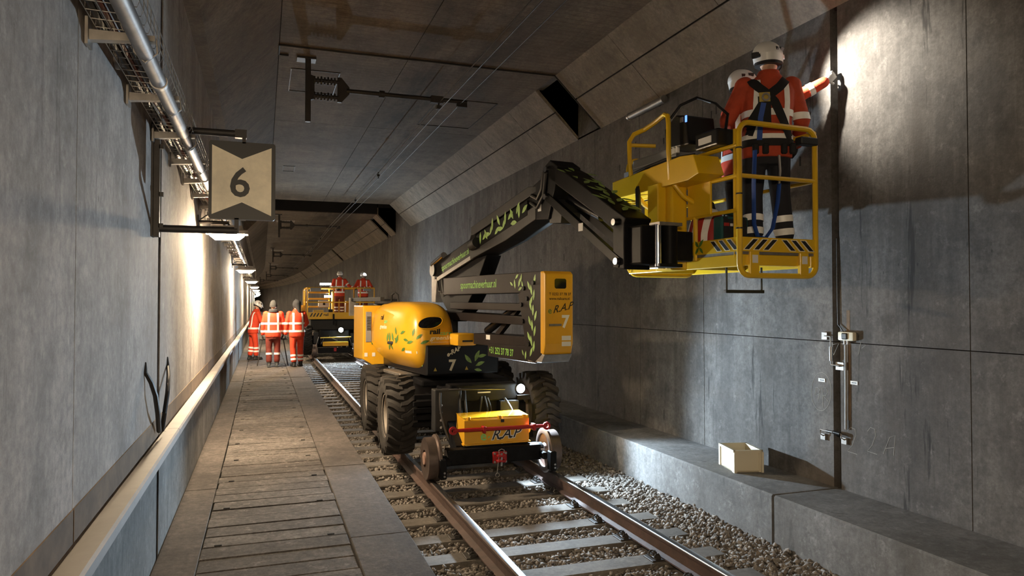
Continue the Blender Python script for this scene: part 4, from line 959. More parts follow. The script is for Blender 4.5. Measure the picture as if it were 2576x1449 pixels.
# main boom, elbow, fly boom ---------------------------------------------
arm('boom_foot', [(-.30, 2.40), (-.05, 2.10), (.38, 1.80), (.80, 1.98), (1.15, 2.26), (1.52, 2.70), (1.0, 2.66)], -.10, .12, 'chassis_black')
mbm = arm('main_boom', [(-.30, 2.43), (-.32, 2.60), (-.25, 2.68), (3.0, 3.345), (3.05, 3.05), (2.9, 3.02)], -.13, .13, 'boom_black', .012)
arm('boom_flange', [(-.12, 2.40), (-.14, 2.455), (1.22, 2.735), (1.23, 2.68)], -.155, -.125, 'galv', .003, mbm)
arm('hose_carrier', [(1.12, 2.97), (1.12, 3.10), (2.75, 3.42), (2.95, 3.40), (2.95, 3.33)], -.15, .06, 'black_matte', .01, mbm)
arm('boom_sheath', [(1.12, 2.66), (1.10, 2.80), (2.95, 3.18), (2.95, 3.02), (2.2, 2.84)], -.16, .14, 'black_matte', .01, mbm)
arm('leaf_panel', [(1.42, 2.81), (1.42, 2.985), (2.76, 3.26), (2.76, 3.085)], -.165, -.12, 'boom_black', .003, mbm)
ba = math.atan(.205)
sdec('lettering', text_mesh('spoormachineverhuur.nl', .13, bold=.001, width=.8), .02, 2.545, -.13, 'lime_print', mbm, ba)
lv = []
for k in range(17): lv.append((1.47+.073*k, 2.845+.205*.073*k+.045*((k*7) % 3)*.8, .165, 12+[75, 20, -10, 110, 45][k % 5]))
sdec('leaf_print', leaves2d(lv), 0, 0, -.165, 'leaf_light', mbm)
arm('pivot_bracket', [(-.45, 2.08), (-.45, 2.50), (-.30, 2.62), (-.22, 2.45), (-.28, 2.08)], -.12, .12, 'galv', .006)
MB(TB).cyl((-.30, -.17, 2.58), (-.30, .17, 2.58), .10, n=20).build('boom_pivot', 'black_gloss', mc, 40)
MB(TB).cyl((-.34, -.13, 2.66), (.1, -.13, 2.78), .05, n=16).build('end_cylinder', 'chrome', mc, 40)
MB(TB).cyl((1.25, -.19, 2.84), (1.42, -.19, 2.87), .07, n=16).build('hose_drum', 'black_matte', mc, 40)
for k in range(5): MB(TB).tube([(1.2+.03*k, -.17, 2.98), (1.22+.04*k, -.21, 2.88-.01*k), (1.3+.03*k, -.2, 2.80), (1.42, -.17, 2.82)], .012, 6).build('hose', 'cable', mc, True)
for k in range(3): MB(TB).tube([(-.2+.1*k, -.125, 2.44), (-.1+.1*k, -.135, 2.25-.04*k), (.1+.1*k, -.13, 2.22), (.2+.12*k, -.125, 2.40)], .010, 6).build('hose', 'cable', mc, True)
MB(TB).bx(.70, .78, -.112, -.10, 2.25, 2.40).build('notice_plate', 'paper', mc)
arm('elbow', [(2.88, 3.02), (2.84, 3.40), (3.04, 3.46), (3.12, 3.58), (3.26, 3.64), (3.42, 3.55), (3.36, 3.30), (3.30, 3.18), (3.22, 2.99)], -.15, .15, 'chassis_black', .012)
arm('elbow_block', [(3.20, 3.08), (3.20, 2.95), (3.44, 2.93), (3.46, 3.05), (3.36, 3.2)], -.12, .12, 'black_matte', .006)
MB(TB).tube([(2.86, -.16, 3.30), (3.02, -.17, 3.24), (3.12, -.17, 3.34), (3.14, -.165, 3.52)], .022, 8).build('hose', 'cable', mc, True); MB(TB).tube([(2.84, -.16, 3.22), (3.02, -.175, 3.14), (3.16, -.175, 3.26), (3.2, -.165, 3.5)], .02, 8).build('hose', 'cable', mc, True)
MB(TB).bx(3.0, 3.07, -.156, -.15, 3.10, 3.18).build('notice_plate', 'paper', mc)
A = Vector((3.24, 3.50)); B = Vector((4.60, 2.77)); dd = (B-A).normalized(); nn = Vector((-dd.y, dd.x))
fb_ = arm('fly_boom', [tuple(A-nn*.06), tuple(B-nn*.06), tuple(B+nn*.10), tuple(A+dd*.3+nn*.12), tuple(A+nn*.10)], -.15, .15, 'boom_black', .012)
fo = A+nn*.121
lv = [(.20+.05*k, .0+.095*((k*7) % 3-1), .17, 20+[0, 150, 60, 200, 110][k % 5]) for k in range(25)]
decal('leaf_print', leaves2d(lv), tb(A.x+nn.x*.112, 0, A.y+nn.y*.112), TB @ Vector((dd.x, 0, dd.y)), LV, 'leaf_light', fb_, .006)
for z_ in (-.16, .12):
    A2 = Vector((3.20, 3.24)); B2 = Vector((4.56, 2.44)); arm('levelling_link', [tuple(A2-nn*.045), tuple(B2-nn*.045), tuple(B2+nn*.045), tuple(A2+nn*.045)], z_, z_+.05, 'boom_black', .004)
MB(TB).cyl((3.42, 0, 3.20), (4.05, 0, 2.94), .05).build('fly_cylinder', 'black_gloss', mc, 40); MB(TB).cyl((4.05, 0, 2.94), (4.5, 0, 2.72), .026).build('cylinder_rod', 'chrome', mc, 40)
for (s_, z_) in ((3.22, 3.54), (3.20, 3.24), (4.50, 2.83), (4.53, 2.46)): MB(TB).cyl((s_, -.19, z_), (s_, .19, z_), .032, n=16).build('pivot_pin', 'chrome', mc, 40)
MB(TB).bx(3.86, 3.94, -.165, -.16, 2.80, 2.88).build('notice_plate', 'paper', mc)
arm('mount_head', [(4.44, 2.90), (4.44, 2.40), (4.62, 2.38), (4.62, 2.80), (4.58, 2.88)], -.15, .15, 'chassis_black', .012)
# rotator between boom and cage (axis upright), cage hangs off its right side
rt = MB(TB).bx(4.60, 4.82, -.10, .27, 2.42, 2.78, .02).build('rotator', 'boom_black', mc)
MB(TB).cyl((4.90, .02, 2.40), (4.90, .02, 2.78), .032).build('rotator_cylinder', 'chrome', rt, 40)
MB(TB).cyl((4.88, .17, 2.40), (4.88, .17, 2.78), .07).build('rotator_body', 'boom_black', rt, 40); MB(TB).bx(4.8, 4.95, .0, .26, 2.395, 2.425).build('rotator_plate', 'chassis_black', rt); MB(TB).bx(4.8, 4.95, .0, .26, 2.77, 2.80).build('rotator_plate', 'galv_dull', rt)
MB(TB).bx(4.52, 4.82, .25, .50, 2.46, 2.74, .015).build('cage_bracket', 'chassis_black', mc)
for k in range(4): MB(TB).cyl((4.81, .10+.12*(k % 2), 2.47+.27*(k//2)), (4.83, .10+.12*(k % 2), 2.47+.27*(k//2)), .014, n=8).build('bolt', 'galv', rt)

# work cage ----------------------------------------------------------------
B0 = Vector((3.90, 5.20, 2.52)); BR = Matrix.Rotation(math.radians(3.0), 4, 'Z')
BM = Matrix.Translation(B0 - MT) @ BR
def bw(x, y_, z): return MT + BM @ Vector((x, y_, z))        # world position in the cage
cage = bpy.data.objects.new('work_cage', None); COL.objects.link(cage); cage.parent = mc
CW, CL, CH_ = .86, 1.82, 1.13; YC = 'yellow_cage'
def loop(y_, z0, z1, r): return [(x, y_, z) for x, z in rrect(0, CW, z0, z1, r, 4)]
for y_, z0 in ((0, -.21), (CL, -.14)): MB(BM).tube(loop(y_, z0, CH_, .10), .025, 8, closed=True).build('end_frame', YC, cage, True)
for y_ in (0, CL): MB(BM).tube([(0, y_, .66), (CW, y_, .66)], .02, 8).build('mid_rail', YC, cage, True)
for x in (0, CW):
    MB(BM).tube([(x, 0, CH_-.03), (x, CL, CH_-.03)], .022, 8).build('side_rail', YC, cage, True) if x else MB(BM).tube([(x, .9, .92), (x, CL, .92)], .02, 8).build('side_rail', YC, cage, True)
    MB(BM).tube([(x, 0, .66), (x, CL, .66)], .02, 8).build('mid_rail', YC, cage, True); MB(BM).tube([(x, 0, .36), (x, CL, .36)], .018, 8).build('mid_rail', YC, cage, True) if x == 0 else None
    for y_ in ((.62, 1.25) if x == 0 else (.9,)): MB(BM).tube([(x, y_, -.05), (x, y_, CH_-.03 if x else .92)], .022, 8).build('post', YC, cage, True)
MB(BM).tube([(0, 0, .93), (0, .95, .93)], .02, 8).build('side_rail', YC, cage, True)
MB(BM).tube([(.02, .07, -.05), (.02, .07, CH_-.05)], .022, 8).build('post', YC, cage, True)
for (x0, x1, y0, y1) in ((0, CW, -.012, .0), (0, CW, CL, CL+.012), (-.012, .0, 0, CL), (CW, CW+.012, 0, CL)): MB(BM).bx(x0, x1, y0, y1, .0, .125).build('toe_board', YC, cage)
MB(BM).bx(.0, CW, 0, CL, -.025, 0).build('cage_floor', 'galv_dull', cage)
for x in (.03, CW-.03): MB(BM).bx(x-.03, x+.03, 0, CL, -.13, -.025, .005).build('floor_beam', YC, cage)
for y_ in (.04, .9, 1.75): MB(BM).bx(0, CW, y_-.03, y_+.03, -.12, -.025, .005).build('floor_beam', YC, cage)
for x0, x1 in ((.10, .20), (CW-.20, CW-.10)):
    MB(BM).bx(x0, x1, -.02, .015, -.20, .0, .004).build('gusset', YC, cage); MB(BM).bx(x0+.02, x1-.02, -.024, -.02, -.10, -.03).build('notice_plate', 'paper', cage)
# chevron boards
def chev(org, du, n, w_, flip, board_w):
    vs = []; fs = []; vo = []; fo_ = []
    for k in range(n):
        x = board_w*(k+.5)/n; s_ = -1 if flip else 1
        q_ = [(x-w_*.5-.05*s_, .018), (x+w_*.5-.05*s_, .018), (x+w_*.5+.05*s_, .108), (x-w_*.5+.05*s_, .108)]; o = len(vs); vs += q_; fs.append((o, o+1, o+2, o+3))
        g = .010; q2 = [(q_[0][0]-g*1.3, q_[0][1]-.006), (q_[1][0]+g*1.0, q_[1][1]-.006), (q_[2][0]+g*1.3, q_[2][1]+.006), (q_[3][0]-g*1.0, q_[3][1]+.006)]; vo += q2; fo_.append((o, o+1, o+2, o+3))
    dz = (0, 0, 1); decal('chevron_print', (vo, fo_), BM @ Vector(org), BM.to_3x3() @ Vector(du), dz, 'cream_print', cage, .002); decal('chevron_print', (vs, fs), BM @ Vector(org), BM.to_3x3() @ Vector(du), dz, 'black_print', cage, .004)
chev((.06, -.012, 0), (1, 0, 0), 3, .05, False, .32); chev((.48, -.012, 0), (1, 0, 0), 3, .05, True, .32); chev((-.012, .36, 0), (0, -1, 0), 3, .05, True, .34)
decal('leaf_print', leaves2d([(0, 0, .10, 45), (0, 0, .10, 135), (0, 0, .09, -45), (0, 0, .09, 225)]), BM @ Vector((-.012, .55, .07)), BM.to_3x3() @ Vector((0, -1, 0)), (0, 0, 1), 'leaf_dark', cage, .003)
# mast column, trays, guard hoop, console
MB(BM).bx(-.20, -.02, .72, 1.00, -.14, .78, .02).build('mount_column', YC, cage); MB(BM).bx(-.30, -.20, .80, .98, -.12, .70, .01).build('column_rib', YC, cage)
MB(BM).bx(-.03, -.005, .36, .70, .36, .80, .004).build('back_plate', YC, cage); MB(BM).bx(-.03, -.005, 1.05, 1.45, .16, .62, .004).build('back_plate', YC, cage)
MB(BM).prism([(.22, .70), (.38, .66), (1.72, .66), (1.72, .85), (.50, .90), (.30, .88)], -.26, .02, 'yz').build('tool_tray', YC, cage, bevel=.008)
MB(BM).bx(-.10, .04, .95, 1.75, .90, .97, .005).build('tray_lid', 'grey_plastic', cage); MB(BM).bx(-.02, .22, .9, 1.7, .99, 1.10, .02).build('side_locker', 'grey_plastic', cage)
hoop = [(-.02, .62, .50), (-.12, .64, .56), (-.24, .68, .72), (-.25, .69, .98), (-.25, .69, 1.25), (-.24, .72, 1.33), (-.2, .82, 1.37), (-.12, 1.1, 1.37), (-.12, 1.3, 1.34), (-.2, 1.38, 1.30), (-.25, 1.39, 1.22), (-.25, 1.38, .95), (-.23, 1.35, .72), (-.12, 1.31, .56), (-.02, 1.29, .50)]
MB(BM).tube(hoop, .024, 8).build('guard_hoop', YC, cage, True)
MB(BM).tube([(-.24, 1.36, 1.18), (-.04, 1.22, 1.16)], .02, 6).build('hoop_stub', YC, cage, True)
cs = MB(BM).prism([(.50, 1.02), (.86, 1.04), (.90, 1.24), (.70, 1.34), (.54, 1.30)], -.16, .16, 'yz').build('control_console', 'black_gloss', cage, bevel=.015)
MB(BM).box((-.165, .60, 1.27), (.012, .045, .045)).build('console_knob', 'galv_dull', cs); MB(BM).bx(-.168, -.16, .522, .545, 1.235, 1.295).build('status_light', 'screen_blue', cs)
for k in range(3): MB(BM).cyl((-.14, .70+.055*k, .98), (-.14, .70+.055*k, 1.05), .02, n=10).build('cable_gland', 'paper', cs)
MB(BM).bx(-.12, .10, .14, .46, .95, 1.10, .015).build('joystick_tray', 'black_gloss', cage); MB(BM).bx(-.127, -.12, .22, .40, .985, 1.045).build('data_plate', 'paper', cage)
MB(BM).tube([(-.22, .70, 1.30), (-.15, .64, 1.42), (-.05, .52, 1.47), (.0, .30, 1.36), (-.02, .12, 1.22), (-.06, .10, 1.08)], .013, 8).build('console_bail', 'black_gloss', cage, True)
MB(BM).tube([(.1, .75, .99), (-.12, .95, .96), (-.14, 1.2, .94), (-.12, 1.5, .92), (-.05, 1.78, .86), (-.05, 1.8, .40)], .016, 8).build('hose', 'cable', cage, True)
for dx in (0, .03): MB(BM).tube([(-.13, 1.22+dx, .93), (-.26, 1.20+dx, .70), (-.30, 1.12+dx, .42), (-.36, .95+dx, .26), (-.42, .98, .2)], .019, 8).build('hose', 'cable', cage, True)
MB(BM).bx(.02, .16, .04, .10, .66, .70).build('rail_clamp', 'black_matte', cage)
for x in (.10, .50): MB(BM).tube([(x, .3, -.12), (x, .3, -.33)], .010, 6).build('hanger', 'black_matte', cage)
MB(BM).bx(.08, .52, .28, .32, -.36, -.33, .004).build('foot_bar', 'black_matte', cage)
MB(BM).bx(.66, .86, -.05, .04, .98, 1.05, .01).build('sensor_pod', 'black_matte', cage)
for x_ in (.0,):
    for z_ in (.2, .5, .9): MB(BM).lathe([(.026, -.006), (.030, -.006), (.030, .006), (.026, .006), (.026, -.006)], (x_, 0, z_), 'z', 10).build('cable_tie', 'cable', cage)
# ================================================================ people
def fuse(mb, voxel, smooth=6, fac=.5):
    me = mb.mesh('f'); o = bpy.data.objects.new('f', me); COL.objects.link(o)
    r = o.modifiers.new('r', 'REMESH'); r.mode = 'VOXEL'; r.voxel_size = voxel
    s = o.modifiers.new('s', 'SMOOTH'); s.iterations = smooth; s.factor = fac
    dg = bpy.context.evaluated_depsgraph_get(); out = bpy.data.meshes.new_from_object(o.evaluated_get(dg))
    bpy.data.objects.remove(o); bpy.data.meshes.remove(me); out.materials.clear(); return out
def band(me, co, no, half, near, rad, lift=.005):
    """tape ring cut out of a garment between two planes"""
    co = Vector(co); no = Vector(no).normalized(); near = Vector(near)
    bm = bmesh.new(); bm.from_mesh(me)
    for s_ in (1, -1):
        bmesh.ops.bisect_plane(bm, geom=bm.verts[:]+bm.edges[:]+bm.faces[:], plane_co=co+no*half*s_, plane_no=no*s_, clear_outer=True)
    bm.normal_update(); bm.verts.ensure_lookup_table(); seen = set(); kill = []
    for v in bm.verts:
        if v in seen: continue
        st = [v]; comp = []; seen.add(v)
        while st:
            q = st.pop(); comp.append(q)
            for e in q.link_edges:
                w = e.other_vert(q)
                if w not in seen: seen.add(w); st.append(w)
        c = sum((q.co for q in comp), Vector())/len(comp)
        if (c-near).length > rad: kill += comp
    if kill: bmesh.ops.delete(bm, geom=kill, context='VERTS')
    for v in bm.verts: v.co += v.normal*lift
    out = bpy.data.meshes.new('band'); bm.to_mesh(out); bm.free(); return out
def ribbon(bvh, path, w, side=-1, lift=.006, n=14):
    """strap laid on the back (-1) or the chest (+1): path of (x, z)"""
    P = [Vector((x, 0, z)) for x, z in path]; seg = []
    for i in range(len(P)-1): seg += [P[i].lerp(P[i+1], k/n) for k in range(n)]
    seg.append(P[-1]); vs = []; fs = []; ok = []
    for i, p in enumerate(seg):
        d = (seg[min(i+1, len(seg)-1)]-seg[max(i-1, 0)]).normalized(); sd = Vector((-d.z, 0, d.x))
        row = []
        for s_ in (-1, -.33, .33, 1):
            q = p+sd*(w/2*s_); h = bvh.ray_cast(q+Vector((0, side*1.0, 0)), Vector((0, -side, 0)))
            row.append(h[0]+Vector((0, side*lift, 0)) if h[0] else None)
        if None in row: continue
        ok.append(row)
    for r in ok: vs += r
    for i in range(len(ok)-1):
        for k in range(3): fs.append((i*4+k, i*4+k+1, i*4+5+k, i*4+4+k))
    me = bpy.data.meshes.new('strap'); me.from_pydata([tuple(v) for v in vs], [], fs); me.update(); return me
def hand_mb(w, d, pn, side, curl=.5, r=.0092):
    """palm, four fingers and thumb; w wrist, d pointing direction, pn palm normal"""
    w = Vector(w); d = Vector(d).normalized(); pn = Vector(pn); pn = (pn-d*pn.dot(d)).normalized(); x = d.cross(pn)*side
    b = MB(); R = Matrix((x, pn, d)).transposed()
    b.ell(w+d*.052, (.042, .018, .058), 12, 8, R); b.cap(w-d*.05, w+d*.02, .028, .026)
    for k, (o, l) in enumerate(((-.030, .070), (-.010, .082), (.010, .077), (.029, .060))):
        a = w+d*.095+x*o; c1 = curl*1.0; d1 = (d*math.cos(c1)+pn*math.sin(c1)); p1 = a+d1*l*.5; c2 = curl*2.3; d2 = (d*math.cos(c2)+pn*math.sin(c2)); p2 = p1+d2*l*.5
        b.cap(a-d*.03, p1, r*1.05, r, 8); b.cap(p1, p2, r, r*.85, 8)
    a = w+d*.03-x*.035; t1 = (d*.65-x*.7+pn*.35).normalized(); p1 = a+t1*.042; p2 = p1+(d*.8-x*.15+pn*.55*curl*2).normalized()*.034
    b.cap(a+x*.015, p1, r*1.35, r*1.1, 8); b.cap(p1, p2, r*1.1, r*.9, 8); return b

def make_person(name, label, loc_, rz, sc=1.0, vox=.013, jacket='hivis', pants='hivis_pants', boots='boot', glove=None,
                RE=(.30, .02, 1.15), RWr=(.30, .12, .92), LE=(-.30, .02, 1.15), LWr=(-.30, .12, .92), Rh=None, Lh=None, curl=.6,
                RF=(.115, 0), LF=(-.115, 0), lean=(0, 0), head=(0, 0), hat='helmet', shin_bands=(.33, .24), bands=True, braces=(1, -1), width=1.0, knee_f=(.02, .02), leg_stripe=False):
    root = thing(name, label, 'person', loc_, rz); root.scale = (sc, sc, sc)
    lx, ly = lean
    def LN(z): k = max(0, z-.9)/.6; return Vector((lx*k, ly*k, 0))
    def up(p): p = Vector(p); return p
    SR = Vector((.195*width, 0, 1.43))+LN(1.43); SL = Vector((-.195*width, 0, 1.43))+LN(1.43)
    RE, RWr, LE, LWr = map(Vector, (RE, RWr, LE, LWr)); HC = Vector((0, .015, 1.665))+LN(1.7)
    hy, hp = head; HR = Matrix.Rotation(hy, 3, 'Z') @ Matrix.Rotation(hp, 3, 'X')
    kneeR = Vector((.112+.3*(RF[0]-.115), RF[1]*.45+knee_f[0], .50)); kneeL = Vector((-.112+.3*(LF[0]+.115), LF[1]*.45+knee_f[1], .50))
    ankR = Vector((RF[0], RF[1], .12)); ankL = Vector((LF[0], LF[1], .12))
    # body: one continuous skin surface (most of it under the clothes)
    b = MB(); b.ell(HC, (.076, .096, .118), 18, 12, HR); b.ell(HC+HR @ Vector((0, .03, -.055)), (.058, .062, .062), 14, 9, HR)
    b.cap(HC+HR @ Vector((0, .09, .0)), HC+HR @ Vector((0, .108, -.022)), .011, .014, 8)
    for s_ in (-1, 1): b.ell(HC+HR @ Vector((s_*.078, -.01, -.01)), (.012, .022, .033), 8, 6, HR)
    b.cap(HC+Vector((0, -.02, -.07)), Vector((0, -.005, 1.42))+LN(1.42), .052, .062)
    b.loft([(LN(z)+Vector((0, 0, z)), rx, ry) for z, rx, ry in ((.86, .13, .09), (1.05, .13, .085), (1.3, .15, .09), (1.44, .13, .07))])
    for A, E_, W_ in ((SR, RE, RWr), (SL, LE, LWr)): b.cap(A, E_, .045, .038); b.cap(E_, W_, .038, .026)
    for s_, K_, N_ in ((1, kneeR, ankR), (-1, kneeL, ankL)): b.cap((s_*.085, 0, .88), K_, .075, .05); b.cap(K_, N_, .05, .035)
    dR = Vector(Rh) if Rh else (RWr-RE); dL = Vector(Lh) if Lh else (LWr-LE)
    pnR, pnL = Vector((-1, .1, 0)), Vector((1, .1, 0))
    if abs(dR.normalized().x) > .8: pnR = Vector((0, 0, -1))
    if abs(dL.normalized().x) > .8: pnL = Vector((0, 0, -1))
    hv = min(vox, .0065) if vox < .012 else .009
    if not glove:
        for W_, d_, pn_, s_ in ((RWr, dR, pnR, 1), (LWr, dL, pnL, -1)): h = hand_mb(W_, d_, pn_, s_, curl); b.v, b.f = b.v+h.v, b.f+[tuple(i+len(b.v) for i in f) for f in h.f]
    body = link('body', fuse(b, hv if vox < .012 else .011, 3, .4), 'skin', root, 180)
    for s_ in (-1, 1): MB().ell(HC+HR @ Vector((s_*.032, .083, .012)), (.012, .008, .008), 8, 6, HR).build('eye', 'black_gloss', body, True)
    MB().ell(HC+HR @ Vector((0, .088, -.065)), (.024, .006, .006), 8, 5, HR).build('mouth', 'red_dull', body, True)
    if glove:
        for W_, d_, pn_, s_ in ((RWr, dR, pnR, 1), (LWr, dL, pnL, -1)): link('glove', fuse(hand_mb(W_, d_, pn_, s_, curl, .0105), .0055, 2, .4), glove, root, 180)
    # jacket
    b = MB(); w_ = width
    b.loft([(LN(z)+Vector((0, 0, z)), rx*w_, ry*w_) for z, rx, ry in ((.80, .205, .150), (.88, .212, .152), (1.0, .205, .148), (1.12, .200, .145), (1.26, .212, .150), (1.36, .218, .142), (1.43, .190, .122), (1.475, .135, .100), (1.52, .092, .088), (1.555, .084, .082))], 24)
    for A, E_, W_ in ((SR, RE, RWr), (SL, LE, LWr)):
        b.ell(A, (.085, .08, .075), 12, 8); b.cap(A, E_, .078, .066); b.cap(E_, W_.lerp(E_, .04), .066, .05)
        for k in (.35, .7): q = A.lerp(E_, k); b.ell(q, (.074, .078, .05), 10, 6)
    jm = fuse(b, vox, 5); jk = link('jacket', jm, jacket, root, 180); JB = BVHTree.FromPolygons([v.co for v in jm.vertices], [tuple(p.vertices) for p in jm.polygons])
    if bands:
        for z_ in (1.17, .96): link('reflective_tape', band(jm, LN(z_)+Vector((0, 0, z_)), (0, 0, 1), .028, LN(z_)+Vector((0, 0, z_)), .12), 'reflect', jk, 180)
        for A, E_, W_ in ((SR, RE, RWr), (SL, LE, LWr)):
            q = A.lerp(E_, .62); link('reflective_tape', band(jm, q, E_-A, .026, q, .10), 'reflect', jk, 180)
            q = E_.lerp(W_, .62); link('reflective_tape', band(jm, q, W_-E_, .025, q, .10), 'reflect', jk, 180)
        for sd in braces:
            for s_ in (-1, 1): link('reflective_tape', ribbon(JB, [(s_*.115*w_+lx*.8, 1.455), (s_*.125*w_+lx*.55, 1.25), (s_*.125*w_+lx*.1, .975)], .05, sd), 'reflect', jk, 180)
    # trousers
    b = MB(); b.loft([(Vector((0, 0, z)), rx, ry) for z, rx, ry in ((.74, .165, .125), (.82, .185, .135), (.92, .185, .135), (.99, .17, .12))], 20)
    for s_, K_, N_ in ((1, kneeR, ankR), (-1, kneeL, ankL)):
        H_ = Vector((s_*.095, 0, .84)); b.cap(H_, K_, .105, .082); b.cap(K_, N_+Vector((0, 0, .05)), .082, .078); b.ell(K_.lerp(N_, .75), (.083, .085, .07), 12, 7)
    pm = fuse(b, vox, 5); pt = link('trousers', pm, pants, root, 180)
    for z_ in shin_bands:
        for K_, N_ in ((kneeR, ankR), (kneeL, ankL)):
            k = (.50-z_)/.38; q = K_.lerp(N_, k); link('reflective_tape', band(pm, q, N_-K_, .027, q, .10), 'reflect', pt, 180)
    # boots
    for N_, s_ in ((ankR, 1), (ankL, -1)):
        b = MB(); b.cap(N_+Vector((0, -.04, -.065)), N_+Vector((s_*.015, .15, -.072)), .046, .042); b.cap(N_+Vector((0, -.005, .09)), N_+Vector((0, -.01, -.04)), .064, .056); b.bx(N_.x-.05, N_.x+.055, N_.y-.09, N_.y+.20, 0, .035, .01)
        link('boot', fuse(b, max(vox*.8, .010), 3), boots, root, 180)
    # headgear
    T_ = Matrix.Translation(HC) @ HR.to_4x4()
    if hat == 'helmet':
        b = MB(T_); b.loft([(Vector((0, -.008-.02*(k/9), .025+.118*math.sin(PI/2*k/9))), .112*math.cos(PI/2*k/9*.97)+.002, .135*math.cos(PI/2*k/9*.97)+.002) for k in range(10)], 28)
        b.loft([(Vector((0, .0, -.035)), .109, .130), (Vector((0, -.005, .026)), .1145, .1375)], 28)
        b.add([(-.095, .10, .02), (.095, .10, .02), (.07, .155, .012), (-.07, .155, .012), (-.095, .10, .035), (.095, .10, .035), (.07, .15, .022), (-.07, .15, .022)], [(0, 1, 2, 3), (7, 6, 5, 4), (0, 4, 5, 1), (1, 5, 6, 2), (2, 6, 7, 3), (3, 7, 4, 0)])
        hm = b.build('helmet', 'helmet_white', root, 50)
        for s_ in (-1, 1):
            MB(T_).box((s_*.103, .03, .068), (.02, .05, .028), Matrix.Rotation(s_*.5, 3, 'Y')).build('vent', 'black_print', hm); MB(T_).box((s_*.106, -.045, .06), (.02, .03, .025), Matrix.Rotation(s_*.5, 3, 'Y')).build('vent', 'black_print', hm)
            MB(T_).tube([(s_*.10, .03, -.03), (s_*.088, .05, -.08), (s_*.03, .06, -.125)], .006, 6).build('chin_strap', 'strap_black', hm, True)
        MB(T_).loft([(Vector((0, 0, z)), .106, .127) for z in (-.06, -.03)], 24).build('sweat_band', 'strap_black', hm, 50)
    elif hat == 'beanie':
        b = MB(T_); b.loft([(Vector((0, -.01, -.045+.0*k)), .092, .112) for k in (0,)]+[(Vector((0, -.01, -.04+.175*math.sin(PI/2*k/9))), .094*math.cos(PI/2*k/9*.96)+.002, .114*math.cos(PI/2*k/9*.96)+.002) for k in range(10)], 24); b.build('beanie', 'beanie', root, 50)
        MB(T_).loft([(Vector((0, -.01, -.05)), .097, .117), (Vector((0, -.01, .0)), .099, .119)], 24).build('beanie_cuff', 'beanie', root, 50)
        b = MB(); b.loft([(LN(1.5)+Vector((0, -.03, z)), rx, ry) for z, rx, ry in ((1.47, .13, .10), (1.52, .12, .105), (1.56, .10, .09))], 20); link('scarf', fuse(b, .014, 4), 'hood', root, 180)
    elif hat == 'hood':
        b = MB(T_); b.ell((0, -.02, .02), (.105, .125, .135), 16, 10); b.cap((0, -.06, .04), (.02, -.10, -.20), .10, .045); b.cap((0, -.03, .1), (-.02, -.02, .155), .05, .02); link('hood', fuse(b, .012, 4), 'hood', root, 180)
    root['_t'] = 1
    return dict(root=root, jacket=jk, JB=JB, HC=HC, HR=HR, T=T_, pm=pm, trousers=pt, SR=SR, SL=SL)
def untemp():
    for o in COL.objects:
        if '_t' in o: del o['_t']

# worker seen from behind at the front of the cage
wa = bw(.54, .27, 0); A_ = make_person('person', 'worker in dirty orange jacket and black trousers with harness, back turned, in raised cage', wa, math.radians(-22), 1.11, .0095, 'hivis_dark', 'navy_cloth', 'boot', 'black_matte',
    RE=(.32, .06, 1.14), RWr=(.34, .25, .98), LE=(-.31, .05, 1.14), LWr=(-.24, .26, 1.02), head=(-.78, .05), lean=(.03, .03), braces=(-1,), shin_bands=(.30, .19), RF=(.16, .04), LF=(-.12, -.04), curl=.7)
ra = A_['root']; jk = A_['jacket']; JB = A_['JB']
for path, w_, m_ in (([(-.14, 1.46), (-.09, 1.38), (-.02, 1.31), (.03, 1.25), (.10, 1.10), (.17, .93)], .075, 'strap_black'), ([(.15, 1.46), (.08, 1.38), (-.01, 1.31), (-.06, 1.24), (-.14, 1.10), (-.19, .95)], .075, 'strap_black'), ([(-.05, 1.30), (-.05, 1.05)], .10, 'strap_black')):
    link('harness_strap', ribbon(JB, path, w_, -1, .010), m_, jk, 180)
link('harness_plate', ribbon(JB, [(-.05, 1.33), (-.05, 1.25)], .085, -1, .018), 'gold_plastic', jk, 180)
MB().lathe([(.020, -.004), (.034, -.004), (.034, .004), (.020, .004), (.020, -.004)], (-.05, -.175, 1.28), 'y', 18).build('harness_ring', 'steel', jk, 40)
link('lanyard_strap', ribbon(JB, [(-.06, 1.24), (-.085, 1.12), (-.10, .93)], .04, -1, .022), 'strap_blue', jk, 180)
MB().loft([(Vector((0, 0, z)), .218, .162) for z in (.885, .945)], 28).build('harness_belt', 'strap_black', jk, 50)
for x in (-.13, -.05, .1, .17): MB().box((x, -.15, .86), (.05, .04, .09), None, .01).build('belt_pouch', 'strap_black', jk)
MB().lathe([(.022, -.004), (.030, -.004), (.030, .004), (.022, .004), (.022, -.004)], (.20, -.13, .90), 'y', 16).build('belt_ring', 'chrome', jk, 40)
Tm = A_['T']; hl_ = MB(Tm).box((-.035, -.137, .02), (.085, .03, .05), Matrix.Rotation(.25, 3, 'Z'), .008).build('lamp_battery', 'black_matte', ra)
